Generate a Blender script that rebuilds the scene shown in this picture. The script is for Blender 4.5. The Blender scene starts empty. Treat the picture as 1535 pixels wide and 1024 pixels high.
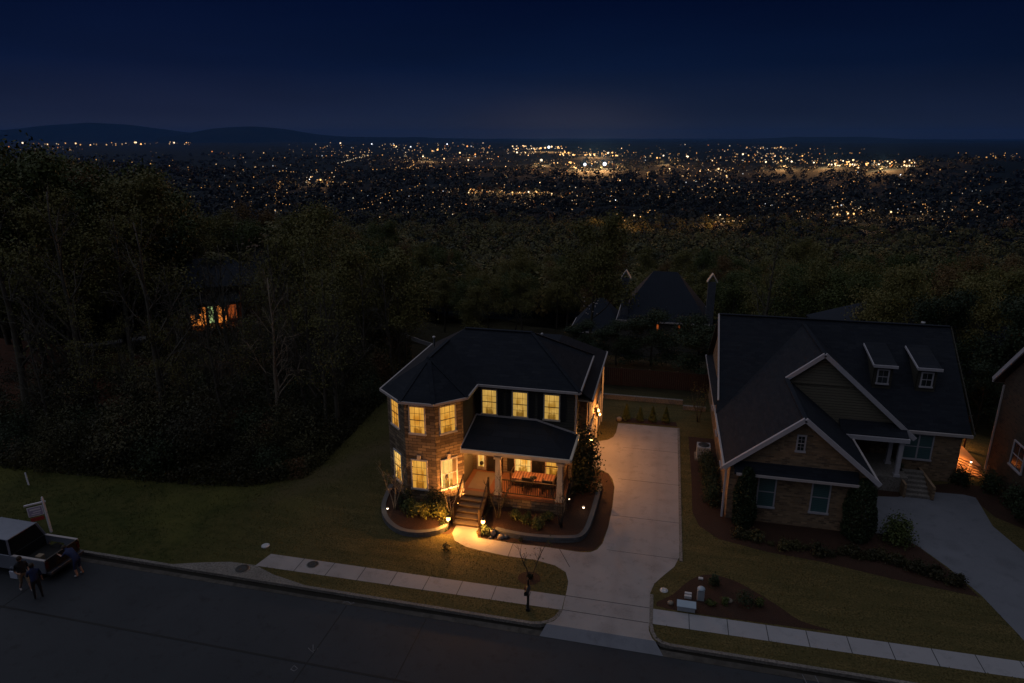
import bpy, math, random
import numpy as np
from mathutils import Vector, Matrix
R = math.radians
SC = bpy.context.scene
COL = SC.collection

# ------------------------------------------------------------------ camera
CAMH = 19.0
cd = bpy.data.cameras.new('camera')
cam = bpy.data.objects.new('camera', cd); COL.objects.link(cam)
cd.sensor_width = 36.0
cd.lens = 36.0 * 1000 / 1535
cd.clip_start = 0.5; cd.clip_end = 90000
cam.location = (0, 0, CAMH)
cam.rotation_euler = (R(90 - 17.07), 0, R(13))
SC.camera = cam

# ------------------------------------------------------------------ night sky
SKY_STRENGTH = 1.0
w = bpy.data.worlds.new('World'); SC.world = w; w.use_nodes = True
nt = w.node_tree; nt.nodes.clear()
def N(t, **k):
    n = nt.nodes.new(t)
    for a, b in k.items(): setattr(n, a, b)
    return n
wo = N('ShaderNodeOutputWorld'); bg = N('ShaderNodeBackground')
tc = N('ShaderNodeTexCoord'); sp = N('ShaderNodeSeparateXYZ')
nt.links.new(tc.outputs['Generated'], sp.inputs[0])
ramp = N('ShaderNodeValToRGB')
ramp.color_ramp.elements[0].position = 0.0; ramp.color_ramp.elements[0].color = (0.0160, 0.0200, 0.038, 1)
ramp.color_ramp.elements[1].position = 1.0; ramp.color_ramp.elements[1].color = (0.0002, 0.0010, 0.0060, 1)
for p, c in ((0.03, (0.0078, 0.0127, 0.034, 1)), (0.09, (0.0017, 0.0061, 0.027, 1)), (0.18, (0.0002, 0.0026, 0.0175, 1)), (0.30, (0.0001, 0.0012, 0.0100, 1))):
    e = ramp.color_ramp.elements.new(p); e.color = c
nt.links.new(sp.outputs['Z'], ramp.inputs[0])
# the sky is a little brighter over the dusk side (left) than over the right
dt = N('ShaderNodeVectorMath', operation='DOT_PRODUCT'); dt.inputs[1].default_value = (-0.80, 0.60, 0.0)
nt.links.new(tc.outputs['Generated'], dt.inputs[0])
mr = N('ShaderNodeMapRange'); mr.inputs[1].default_value = -0.2; mr.inputs[2].default_value = 0.95
mr.inputs[3].default_value = 0.62; mr.inputs[4].default_value = 1.12
nt.links.new(dt.outputs['Value'], mr.inputs[0])
mx = N('ShaderNodeVectorMath', operation='SCALE')
nt.links.new(ramp.outputs[0], mx.inputs[0]); nt.links.new(mr.outputs[0], mx.inputs['Scale'])
# a very weak physical sky with the sun far below the houses' horizon
sky = N('ShaderNodeTexSky', sky_type='NISHITA', sun_disc=False)
sky.sun_elevation = R(2); sky.sun_rotation = R(-40)
sk = N('ShaderNodeVectorMath', operation='SCALE'); sk.inputs['Scale'].default_value = 0.00006
nt.links.new(sky.outputs[0], sk.inputs[0])
ad = N('ShaderNodeVectorMath', operation='ADD')
cn = N('ShaderNodeTexNoise'); cn.inputs['Scale'].default_value = 2.2; cn.inputs['Detail'].default_value = 5
cm = N('ShaderNodeMapping'); cm.inputs['Scale'].default_value = (1, 1, 7); nt.links.new(tc.outputs['Generated'], cm.inputs[0]); nt.links.new(cm.outputs[0], cn.inputs['Vector'])
cr_ = N('ShaderNodeMapRange'); cr_.inputs[1].default_value = .3; cr_.inputs[2].default_value = .7; cr_.inputs[3].default_value = .84; cr_.inputs[4].default_value = 1.16
nt.links.new(cn.outputs[0], cr_.inputs[0])
m3 = N('ShaderNodeVectorMath', operation='SCALE'); nt.links.new(mx.outputs[0], m3.inputs[0]); nt.links.new(cr_.outputs[0], m3.inputs['Scale'])
# light pollution: a low warm dome over the middle of the city
gd_ = N('ShaderNodeVectorMath', operation='DISTANCE'); gm = N('ShaderNodeMapping'); gm.inputs['Scale'].default_value = (1, 1, 3.2)
nt.links.new(tc.outputs['Generated'], gm.inputs[0]); nt.links.new(gm.outputs[0], gd_.inputs[0]); gd_.inputs[1].default_value = (-.145, .989, 0)
gr_ = N('ShaderNodeMapRange', interpolation_type='SMOOTHERSTEP'); gr_.inputs[1].default_value = .26; gr_.inputs[2].default_value = 0; gr_.inputs[3].default_value = 0; gr_.inputs[4].default_value = 1
nt.links.new(gd_.outputs['Value'], gr_.inputs[0])
gs = N('ShaderNodeVectorMath', operation='SCALE'); gs.inputs[0].default_value = (.0130, .0078, .0050); nt.links.new(gr_.outputs[0], gs.inputs['Scale'])
a4 = N('ShaderNodeVectorMath', operation='ADD'); nt.links.new(m3.outputs[0], a4.inputs[0]); nt.links.new(gs.outputs[0], a4.inputs[1])
nt.links.new(a4.outputs[0], ad.inputs[0]); nt.links.new(sk.outputs[0], ad.inputs[1])
nt.links.new(ad.outputs[0], bg.inputs[0]); bg.inputs[1].default_value = SKY_STRENGTH
nt.links.new(bg.outputs[0], wo.inputs[0])

# ------------------------------------------------------------------ ambient twilight fill
sl = bpy.data.lights.new('ambient_fill', 'SUN'); so = bpy.data.objects.new('ambient_fill', sl); COL.objects.link(so)
sl.energy = 0.64; sl.angle = R(125); sl.color = (0.90, 0.94, 1.10)
# added wide fill standing in for ambient dusk light, from high on the left
d = Vector((-0.38, -0.06, 0.92)).normalized()
so.rotation_euler = d.to_track_quat('Z', 'Y').to_euler()
so.location = (0, 60, 60)

SC.view_settings.view_transform = 'Standard'; SC.view_settings.look = 'None'
SC.view_settings.exposure = 0.0; SC.view_settings.gamma = 1.0
SC.cycles.max_bounces = 5; SC.cycles.diffuse_bounces = 3; SC.cycles.glossy_bounces = 2
SC.cycles.transparent_max_bounces = 6
SC.cycles.sample_clamp_indirect = 2.0
SC.cycles.caustics_reflective = False; SC.cycles.caustics_refractive = False

# ================================================================== materials
MATS = {}
def newmat(name):
    m = bpy.data.materials.new(name); m.use_nodes = True
    t = m.node_tree
    b = t.nodes['Principled BSDF']
    MATS[name] = m
    return m, t, b
def node(t, typ, **k):
    n = t.nodes.new(typ)
    for a, v in k.items():
        if a.startswith('i_'): n.inputs[a[2:].replace('_', ' ')].default_value = v
        else: setattr(n, a, v)
    return n
def mixc(t, fac, a, b, bt='MIX'):
    m = t.nodes.new('ShaderNodeMix'); m.data_type = 'RGBA'; m.blend_type = bt
    for s, v in ((0, fac), (6, a), (7, b)):
        if hasattr(v, 'is_output') or isinstance(v, bpy.types.NodeSocket): t.links.new(v, m.inputs[s])
        else:
            m.inputs[s].default_value = v if s == 0 else (*v, 1) if len(v) == 3 else v
    return m.outputs[2]
def rampn(t, inp, p0, p1):
    r = t.nodes.new('ShaderNodeMapRange'); r.inputs[1].default_value = p0; r.inputs[2].default_value = p1
    t.links.new(inp, r.inputs[0]); return r.outputs[0]
def noise(t, vec, scale, detail=4, rough=.55):
    n = t.nodes.new('ShaderNodeTexNoise'); n.inputs['Scale'].default_value = scale
    n.inputs['Detail'].default_value = detail; n.inputs['Roughness'].default_value = rough
    if vec is not None: t.links.new(vec, n.inputs['Vector'])
    return n.outputs[0]
def wpos(t):
    return t.nodes.new('ShaderNodeNewGeometry').outputs['Position']
def bump(t, b, h, strength=.4, dist=.03):
    n = t.nodes.new('ShaderNodeBump'); n.inputs['Strength'].default_value = strength
    n.inputs['Distance'].default_value = dist
    t.links.new(h, n.inputs['Height']); t.links.new(n.outputs[0], b.inputs['Normal'])
def spec(b, rough=.8, s=.3):
    b.inputs['Roughness'].default_value = rough
    b.inputs['Specular IOR Level'].default_value = s

def mottled(name, c1, c2, c3=None, scales=(0.6, 6), rough=.85, sp_=.25, bumpd=0.02, bscale=25, sharp=(.35, .65)):
    m, t, b = newmat(name); p = wpos(t)
    f = rampn(t, noise(t, p, scales[0]), *sharp)
    c = mixc(t, f, c1, c2)
    f2 = rampn(t, noise(t, p, scales[1], 6), .4, .65)
    c = mixc(t, f2, c, c3 if c3 else tuple(x * .75 for x in c1))
    t.links.new(c, b.inputs['Base Color']); spec(b, rough, sp_)
    if bumpd: bump(t, b, noise(t, p, bscale, 5), .5, bumpd)
    return m

mottled('grass', (.062, .054, .020), (.045, .052, .016), (.085, .066, .030), (0.35, 9), bumpd=.05, bscale=30)
mottled('green_grass', (.036, .046, .012), (.052, .050, .016), (.030, .036, .010), (0.25, 7), bumpd=.06, bscale=25)
mottled('mulch', (.036, .017, .011), (.022, .011, .007), (.060, .030, .019), (1.5, 22), bumpd=.06, bscale=40)
mottled('clay', (.13, .04, .02), (.09, .035, .02), (.06, .03, .015), (.3, 4))
mottled('curb_concrete', (.17, .155, .14), (.24, .22, .20), (.11, .10, .09), (.8, 12), bumpd=.01)
mottled('shade_litter', (.012, .010, .007), (.020, .017, .010), (.009, .008, .006), (.2, 2))
mottled('bark', (.055, .046, .036), (.038, .032, .024), (.08, .068, .054), (2, 14), bumpd=.03)
mottled('pale_bark', (.26, .21, .16), (.34, .28, .22), (.18, .14, .10), (3, 20), bumpd=.02)
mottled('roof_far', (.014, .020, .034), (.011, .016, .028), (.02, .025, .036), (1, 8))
mottled('siding_dark', (.08, .075, .065), (.09, .085, .075), None, (1, 20), bumpd=0)

def concrete(name, c1, c2, stain, tracks=False):
    m, t, b = newmat(name); p = wpos(t)
    c = mixc(t, rampn(t, noise(t, p, .45, 3), .35, .65), c1, c2)
    st = rampn(t, noise(t, p, 1.7, 6, .7), .52, .70)
    c = mixc(t, st, c, stain)
    if tracks:       # tyre marks worn along the drive
        sx_ = node(t, 'ShaderNodeSeparateXYZ'); t.links.new(p, sx_.inputs[0]); tr_ = None
        for x0 in (-1.15, .45):
            q1 = node(t, 'ShaderNodeMath', operation='SUBTRACT'); t.links.new(sx_.outputs[0], q1.inputs[0]); q1.inputs[1].default_value = x0
            q2 = node(t, 'ShaderNodeMath', operation='ABSOLUTE'); t.links.new(q1.outputs[0], q2.inputs[0])
            q3 = node(t, 'ShaderNodeMath', operation='MULTIPLY_ADD'); t.links.new(noise(t, p, .9, 6, .7), q3.inputs[0]); q3.inputs[1].default_value = 1.1; t.links.new(q2.outputs[0], q3.inputs[2])
            q4 = node(t, 'ShaderNodeMapRange'); q4.inputs[1].default_value = .85; q4.inputs[2].default_value = .45; q4.inputs[4].default_value = .55; t.links.new(q3.outputs[0], q4.inputs[0])
            c = mixc(t, q4.outputs[0], c, stain)
        spn = node(t, 'ShaderNodeTexVoronoi'); spn.inputs['Scale'].default_value = .55; t.links.new(p, spn.inputs['Vector'])
        sp2 = node(t, 'ShaderNodeMapRange'); sp2.inputs[1].default_value = .30; sp2.inputs[2].default_value = .12; sp2.inputs[4].default_value = .5; t.links.new(spn.outputs['Distance'], sp2.inputs[0])
        c = mixc(t, sp2.outputs[0], c, tuple(x*.7 for x in stain))
    fine = rampn(t, noise(t, p, 35, 3), .3, .7)
    c = mixc(t, fine, c, (1.0, 1.0, 1.0), 'MULTIPLY') if False else c
    m2 = mixc(t, fine, c, tuple(x * .88 for x in c1)); 
    t.links.new(m2, b.inputs['Base Color']); spec(b, .8, .3)
    bump(t, b, noise(t, p, 60, 4), .3, .004)
    return m
concrete('concrete', (.34, .315, .31), (.26, .24, .235), (.16, .145, .14), True)
concrete('concrete_grey', (.34, .34, .36), (.27, .27, .29), (.19, .19, .20))
concrete('concrete_dark', (.17, .18, .21), (.13, .14, .165), (.085, .09, .105), True)
# asphalt with long, faint patches
m, t, b = newmat('asphalt'); p = wpos(t)
c = mixc(t, rampn(t, noise(t, p, .25, 4), .35, .65), (.021, .025, .032), (.031, .035, .043))
c = mixc(t, rampn(t, noise(t, p, 2.2, 6, .7), .55, .75), c, (.012, .013, .016))
c = mixc(t, rampn(t, noise(t, p, 90, 2), .55, .8), c, (.045, .047, .05))
t.links.new(c, b.inputs['Base Color']); spec(b, .75, .35); bump(t, b, noise(t, p, 120, 3), .5, .006)
m, t, b = newmat('tar'); b.inputs['Base Color'].default_value = (.008, .008, .009, 1); spec(b, .6, .3)

def brickmat(name, cols, mortar, bw=.22, bh=.075, ms=.012, bumpd=.01, offset=.5, squash=1.0):
    m, t, b = newmat(name)
    geo = t.nodes.new('ShaderNodeNewGeometry')
    # run the courses along whichever way the wall faces
    s = node(t, 'ShaderNodeSeparateXYZ'); t.links.new(geo.outputs['Position'], s.inputs[0])
    sn = node(t, 'ShaderNodeSeparateXYZ'); t.links.new(geo.outputs['Normal'], sn.inputs[0])
    ax = node(t, 'ShaderNodeMath', operation='MULTIPLY'); t.links.new(s.outputs[0], ax.inputs[0]); t.links.new(sn.outputs[1], ax.inputs[1])
    ay = node(t, 'ShaderNodeMath', operation='MULTIPLY'); t.links.new(s.outputs[1], ay.inputs[0]); t.links.new(sn.outputs[0], ay.inputs[1])
    df = node(t, 'ShaderNodeMath', operation='SUBTRACT'); t.links.new(ay.outputs[0], df.inputs[0]); t.links.new(ax.outputs[0], df.inputs[1])
    cb = node(t, 'ShaderNodeCombineXYZ'); t.links.new(df.outputs[0], cb.inputs[0]); t.links.new(s.outputs[2], cb.inputs[1])
    br = node(t, 'ShaderNodeTexBrick', offset=offset)
    br.inputs['Scale'].default_value = 1; br.inputs['Brick Width'].default_value = bw; br.inputs['Row Height'].default_value = bh
    br.inputs['Mortar Size'].default_value = ms; br.inputs['Mortar Smooth'].default_value = .3
    br.inputs['Color1'].default_value = (0, 0, 0, 1); br.inputs['Color2'].default_value = (1, 1, 1, 1); br.inputs['Mortar'].default_value = (.5, .5, .5, 1)
    # break the lines up a little
    nz = node(t, 'ShaderNodeTexNoise'); nz.inputs['Scale'].default_value = 5
    t.links.new(cb.outputs[0], nz.inputs['Vector'])
    vm = node(t, 'ShaderNodeVectorMath', operation='SCALE'); vm.inputs['Scale'].default_value = bh * .5
    t.links.new(nz.outputs['Color'], vm.inputs[0])
    va = node(t, 'ShaderNodeVectorMath', operation='ADD'); t.links.new(cb.outputs[0], va.inputs[0]); t.links.new(vm.outputs[0], va.inputs[1])
    t.links.new(va.outputs[0], br.inputs['Vector'])
    cr = node(t, 'ShaderNodeValToRGB'); cr.color_ramp.interpolation = 'CONSTANT' if False else 'LINEAR'
    els = cr.color_ramp.elements
    for i, c in enumerate(cols):
        pos = i / (len(cols) - 1)
        if i == 0: e = els[0]
        elif i == len(cols) - 1: e = els[-1]
        else: e = els.new(pos)
        e.position = pos; e.color = (*c, 1)
    t.links.new(br.outputs['Color'], cr.inputs[0])
    big = rampn(t, noise(t, geo.outputs['Position'], 1.2, 4), .35, .65)
    c = mixc(t, br.outputs['Fac'], cr.outputs[0], mortar)
    c = mixc(t, big, c, tuple(x * .75 for x in cols[1]), 'MIX')
    mfac = node(t, 'ShaderNodeMath', operation='MULTIPLY'); mfac.inputs[1].default_value = .35
    t.links.new(big, mfac.inputs[0])
    c = mixc(t, mfac.outputs[0], mixc(t, br.outputs['Fac'], cr.outputs[0], mortar), tuple(x * .7 for x in cols[1]))
    t.links.new(c, b.inputs['Base Color']); spec(b, .85, .25)
    inv = node(t, 'ShaderNodeMath', operation='SUBTRACT'); inv.inputs[0].default_value = 1; t.links.new(br.outputs['Fac'], inv.inputs[1])
    hh = node(t, 'ShaderNodeMath', operation='MULTIPLY'); hh.inputs[1].default_value = .6
    t.links.new(br.outputs['Color'], hh.inputs[0])
    h3 = node(t, 'ShaderNodeMath', operation='ADD'); t.links.new(inv.outputs[0], h3.inputs[0]); t.links.new(hh.outputs[0], h3.inputs[1])
    bump(t, b, h3.outputs[0], .9, bumpd)
    return m
brickmat('ledge_stone', [(.085, .060, .042), (.17, .125, .085), (.30, .225, .15), (.14, .105, .08), (.40, .30, .19)], (.035, .028, .022), .50, .17, .014, .06)
brickmat('tan_brick', [(.18, .115, .065), (.29, .195, .12), (.11, .075, .05), (.33, .225, .135), (.08, .06, .047)], (.17, .15, .12), .26, .10, .008)
brickmat('dark_brick', [(.060, .044, .032), (.085, .062, .044), (.04, .03, .024)], (.08, .07, .06), .26, .10, .008)
brickmat('red_brick', [(.24, .11, .06), (.30, .15, .08), (.20, .10, .06)], (.24, .20, .16), .23, .08, .008)
brickmat('block_wall', [(.10, .105, .115), (.14, .14, .145), (.08, .085, .09)], (.07, .07, .07), .40, .15, .01, .02)
brickmat('shingles', [(.0080, .0120, .021), (.013, .017, .026), (.0065, .0100, .018), (.016, .020, .029)], (.005, .008, .013), .30, .11, .004, .008)
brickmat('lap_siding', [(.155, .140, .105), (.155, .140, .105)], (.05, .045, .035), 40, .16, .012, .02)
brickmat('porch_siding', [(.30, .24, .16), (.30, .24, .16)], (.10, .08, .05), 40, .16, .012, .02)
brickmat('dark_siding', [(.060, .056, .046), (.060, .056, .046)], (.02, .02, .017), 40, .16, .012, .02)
brickmat('porch_boards', [(.26, .12, .06), (.33, .15, .08), (.22, .10, .05)], (.03, .015, .01), 3.0, .14, .01)

def plain(name, c, rough=.6, s=.4, metal=0, var=.12):
    m, t, b = newmat(name); p = wpos(t)
    f = rampn(t, noise(t, p, 3, 5), .3, .7)
    t.links.new(mixc(t, f, c, tuple(x * (1 - var) for x in c)), b.inputs['Base Color'])
    b.inputs['Metallic'].default_value = metal; spec(b, rough, s); return m
plain('white_trim', (.55, .53, .54)); plain('lilac_trim', (.40, .39, .43)); plain('cream_trim', (.60, .52, .42))
plain('gutter', (.42, .38, .38), .45, .5)
plain('dark_shutter', (.020, .020, .022), .5); plain('dark_wood', (.045, .025, .015), .5)
plain('black_metal', (.012, .012, .014), .45, .5); plain('warm_wood', (.30, .16, .08), .6)
plain('brown_door', (.10, .045, .02), .4, .5); plain('screen_frame', (.16, .12, .08))
plain('cabinet_blue', (.34, .42, .50), .5); plain('cabinet_grey', (.30, .33, .37), .5); plain('lid_white', (.50, .50, .52), .5)
plain('silver_paint', (.22, .24, .30), .3, .5, .35); plain('bronze_paint', (.045, .036, .032), .35, .5, .4); plain('dark_chrome', (.10, .10, .12), .3, .6, .6)
plain('rubber', (.012, .012, .012), .8); plain('skin', (.42, .24, .17), .55); plain('hair_dark', (.03, .018, .01), .7)
plain('navy_cloth', (.02, .03, .09), .85); plain('dark_cloth', (.015, .015, .02), .85); plain('khaki_cloth', (.26, .20, .14), .85)
plain('pale_cloth', (.42, .45, .55), .85); plain('shoe_white', (.45, .45, .46), .7); plain('sign_white', (.72, .70, .78), .5)
plain('sign_purple', (.32, .30, .46), .5); plain('sign_red', (.30, .04, .03), .5); plain('chimney_grey', (.085, .095, .12), .9, .2, 0, .3); plain('red_lens', (.07, .006, .006), .3)
plain('red_cushion', (.42, .22, .14), .8); plain('cushion_stripe', (.20, .09, .06), .8); plain('cast_iron', (.035, .032, .03), .6)
plain('rock', (.26, .22, .18), .9, .2, 0, .4); plain('paint_mark', (.20, .20, .22), .8, .3, 0, .5)
plain('fence_red', (.022, .007, .006), .8); plain('jamb_lit', (.48, .33, .16), .6)
m, t, b = newmat('dark_glass'); b.inputs['Base Color'].default_value = (.012, .020, .024, 1); spec(b, .08, .6)
m, t, b = newmat('truck_glass'); b.inputs['Base Color'].default_value = (.008, .010, .012, 1); spec(b, .7, .05)
m, t, b = newmat('teal_blind'); p = wpos(t)
wv = node(t, 'ShaderNodeTexWave', bands_direction='Z'); wv.inputs['Scale'].default_value = 3.2; t.links.new(p, wv.inputs['Vector'])
t.links.new(mixc(t, wv.outputs[1], (.035, .085, .095), (.06, .125, .13)), b.inputs['Base Color']); spec(b, .35, .6)

def emis(name, col, s, sampling=None):
    m = bpy.data.materials.new(name); m.use_nodes = True; t = m.node_tree; t.nodes.clear()
    o = t.nodes.new('ShaderNodeOutputMaterial'); e = t.nodes.new('ShaderNodeEmission')
    e.inputs[0].default_value = (*col, 1); e.inputs[1].default_value = s
    t.links.new(e.outputs[0], o.inputs[0]); MATS[name] = m
    if sampling: m.cycles.emission_sampling = sampling
    return m, t, e
emis('lamp_warm', (1, .48, .12), 14); emis('lamp_small', (1, .74, .48), 5); emis('lamp_porch', (1, .66, .28), 6)
def litwin(name, ca, cb, s, blinds=True):
    m, t, e = emis(name, ca, s); p = wpos(t)
    sx = node(t, 'ShaderNodeSeparateXYZ'); t.links.new(p, sx.inputs[0])
    # hanging curtain folds, blind slats and the furniture-scale light and dark of the room
    h = node(t, 'ShaderNodeMath', operation='ADD'); t.links.new(sx.outputs[0], h.inputs[0]); t.links.new(sx.outputs[1], h.inputs[1])
    cb_ = node(t, 'ShaderNodeCombineXYZ'); t.links.new(h.outputs[0], cb_.inputs[0])
    w1 = noise(t, cb_.outputs[0], 9, 2)
    z = node(t, 'ShaderNodeCombineXYZ'); t.links.new(sx.outputs[2], z.inputs[2])
    w2 = node(t, 'ShaderNodeTexWave', bands_direction='Z'); w2.inputs['Scale'].default_value = 4.5; t.links.new(z.outputs[0], w2.inputs['Vector'])
    room = rampn(t, noise(t, p, 1.9, 4), .36, .60)
    c = mixc(t, room, ca, cb)
    gtc = node(t, 'ShaderNodeTexCoord'); gx = node(t, 'ShaderNodeSeparateXYZ'); t.links.new(gtc.outputs['Generated'], gx.inputs[0])
    top = node(t, 'ShaderNodeMapRange'); top.inputs[1].default_value = .55; top.inputs[2].default_value = 1.0; t.links.new(gx.outputs[2], top.inputs[0])
    c = mixc(t, top.outputs[0], c, tuple(min(1, x * 1.05) for x in ca))
    low = node(t, 'ShaderNodeMapRange'); low.inputs[1].default_value = .30; low.inputs[2].default_value = .12
    lz = node(t, 'ShaderNodeMath', operation='MULTIPLY_ADD'); t.links.new(noise(t, p, 7, 2), lz.inputs[0]); lz.inputs[1].default_value = -.5; lz.inputs[2].default_value = .25
    lq = node(t, 'ShaderNodeMath', operation='ADD'); t.links.new(lz.outputs[0], lq.inputs[0]); t.links.new(gx.outputs[2], lq.inputs[1]); t.links.new(lq.outputs[0], low.inputs[0])
    c = mixc(t, low.outputs[0], c, tuple(x * .45 for x in cb))                       # furniture near the sill
    sx2 = node(t, 'ShaderNodeMath', operation='SUBTRACT'); t.links.new(gx.outputs[0], sx2.inputs[0]); sx2.inputs[1].default_value = .5
    sab = node(t, 'ShaderNodeMath', operation='ABSOLUTE'); t.links.new(sx2.outputs[0], sab.inputs[0])
    drp = node(t, 'ShaderNodeMapRange'); drp.inputs[1].default_value = .27; drp.inputs[2].default_value = .30; t.links.new(sab.outputs[0], drp.inputs[0])
    c = mixc(t, drp.outputs[0], c, mixc(t, rampn(t, w1, .4, .6), tuple(x * .62 for x in ca), tuple(x * .9 for x in ca)))
    f = rampn(t, w1, .35, .65)
    c = mixc(t, .35, c, mixc(t, f, c, tuple(x * .7 for x in cb)))
    if blinds:
        k = node(t, 'ShaderNodeMath', operation='MULTIPLY'); k.inputs[1].default_value = .35; t.links.new(w2.outputs[1], k.inputs[0])
        c = mixc(t, k.outputs[0], c, tuple(x * .55 for x in cb))
    t.links.new(c, e.inputs[0])
litwin('window_light', (1.0, .50, .085), (.60, .23, .020), 1.0)
litwin('window_light_upper', (.86, .52, .12), (.46, .23, .03), .88)
litwin('window_light_bright', (1.0, .62, .17), (.72, .30, .035), 1.2, False)
emis('far_room', (1.0, .30, .05), .75); emis('far_room_red', (.8, .16, .03), .35); emis('far_door', (.55, .75, .30), .7)
emis('screen_glow', (.10, .16, .35), .25)

def leafmat(name, c1, c2, c3, rough=.6, patch=None):
    m, t, b = newmat(name); p = wpos(t)
    oi = node(t, 'ShaderNodeObjectInfo')
    c = mixc(t, rampn(t, noise(t, p, .55, 3), .35, .65), c1, c2)
    c = mixc(t, rampn(t, noise(t, p, 6, 2), .45, .7), c, c3)
    c = mixc(t, oi.outputs['Random'], c, mixc(t, .5, c, c3))
    if patch:      # whole crowns of other kinds of tree
        c = mixc(t, rampn(t, noise(t, p, patch, 2), .47, .56), c, tuple(x*.5 for x in c2))
        c = mixc(t, rampn(t, noise(t, p, patch*.8, 3, .6), .60, .66), c, (c3[0]*1.25, c3[1]*1.05, c3[2]))
        c = mixc(t, rampn(t, noise(t, p, patch*1.4, 1), .64, .70), c, (.085, .045, .020))
    t.links.new(c, b.inputs['Base Color']); spec(b, rough, .25)
    return m
leafmat('leaf_olive', (.108, .106, .027), (.075, .080, .022), (.145, .125, .036))
leafmat('leaf_green', (.052, .072, .018), (.038, .056, .016), (.085, .098, .026))
leafmat('leaf_rust', (.115, .070, .024), (.080, .062, .020), (.150, .085, .030))
leafmat('leaf_dark', (.018, .030, .012), (.012, .022, .009), (.030, .045, .018))
leafmat('leaf_gold', (.130, .120, .030), (.090, .095, .025), (.160, .130, .040))
leafmat('leaf_brush', (.034, .040, .014), (.044, .042, .016), (.070, .060, .024), patch=.22)
leafmat('leaf_garden', (.10, .11, .022), (.07, .09, .020), (.16, .15, .045))
leafmat('twig', (.075, .066, .054), (.055, .048, .038), (.10, .090, .072))
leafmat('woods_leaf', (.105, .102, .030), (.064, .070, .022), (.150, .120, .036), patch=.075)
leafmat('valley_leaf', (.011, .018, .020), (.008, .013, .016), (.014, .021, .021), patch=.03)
plain('blossom', (.60, .50, .45), .7)

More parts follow.
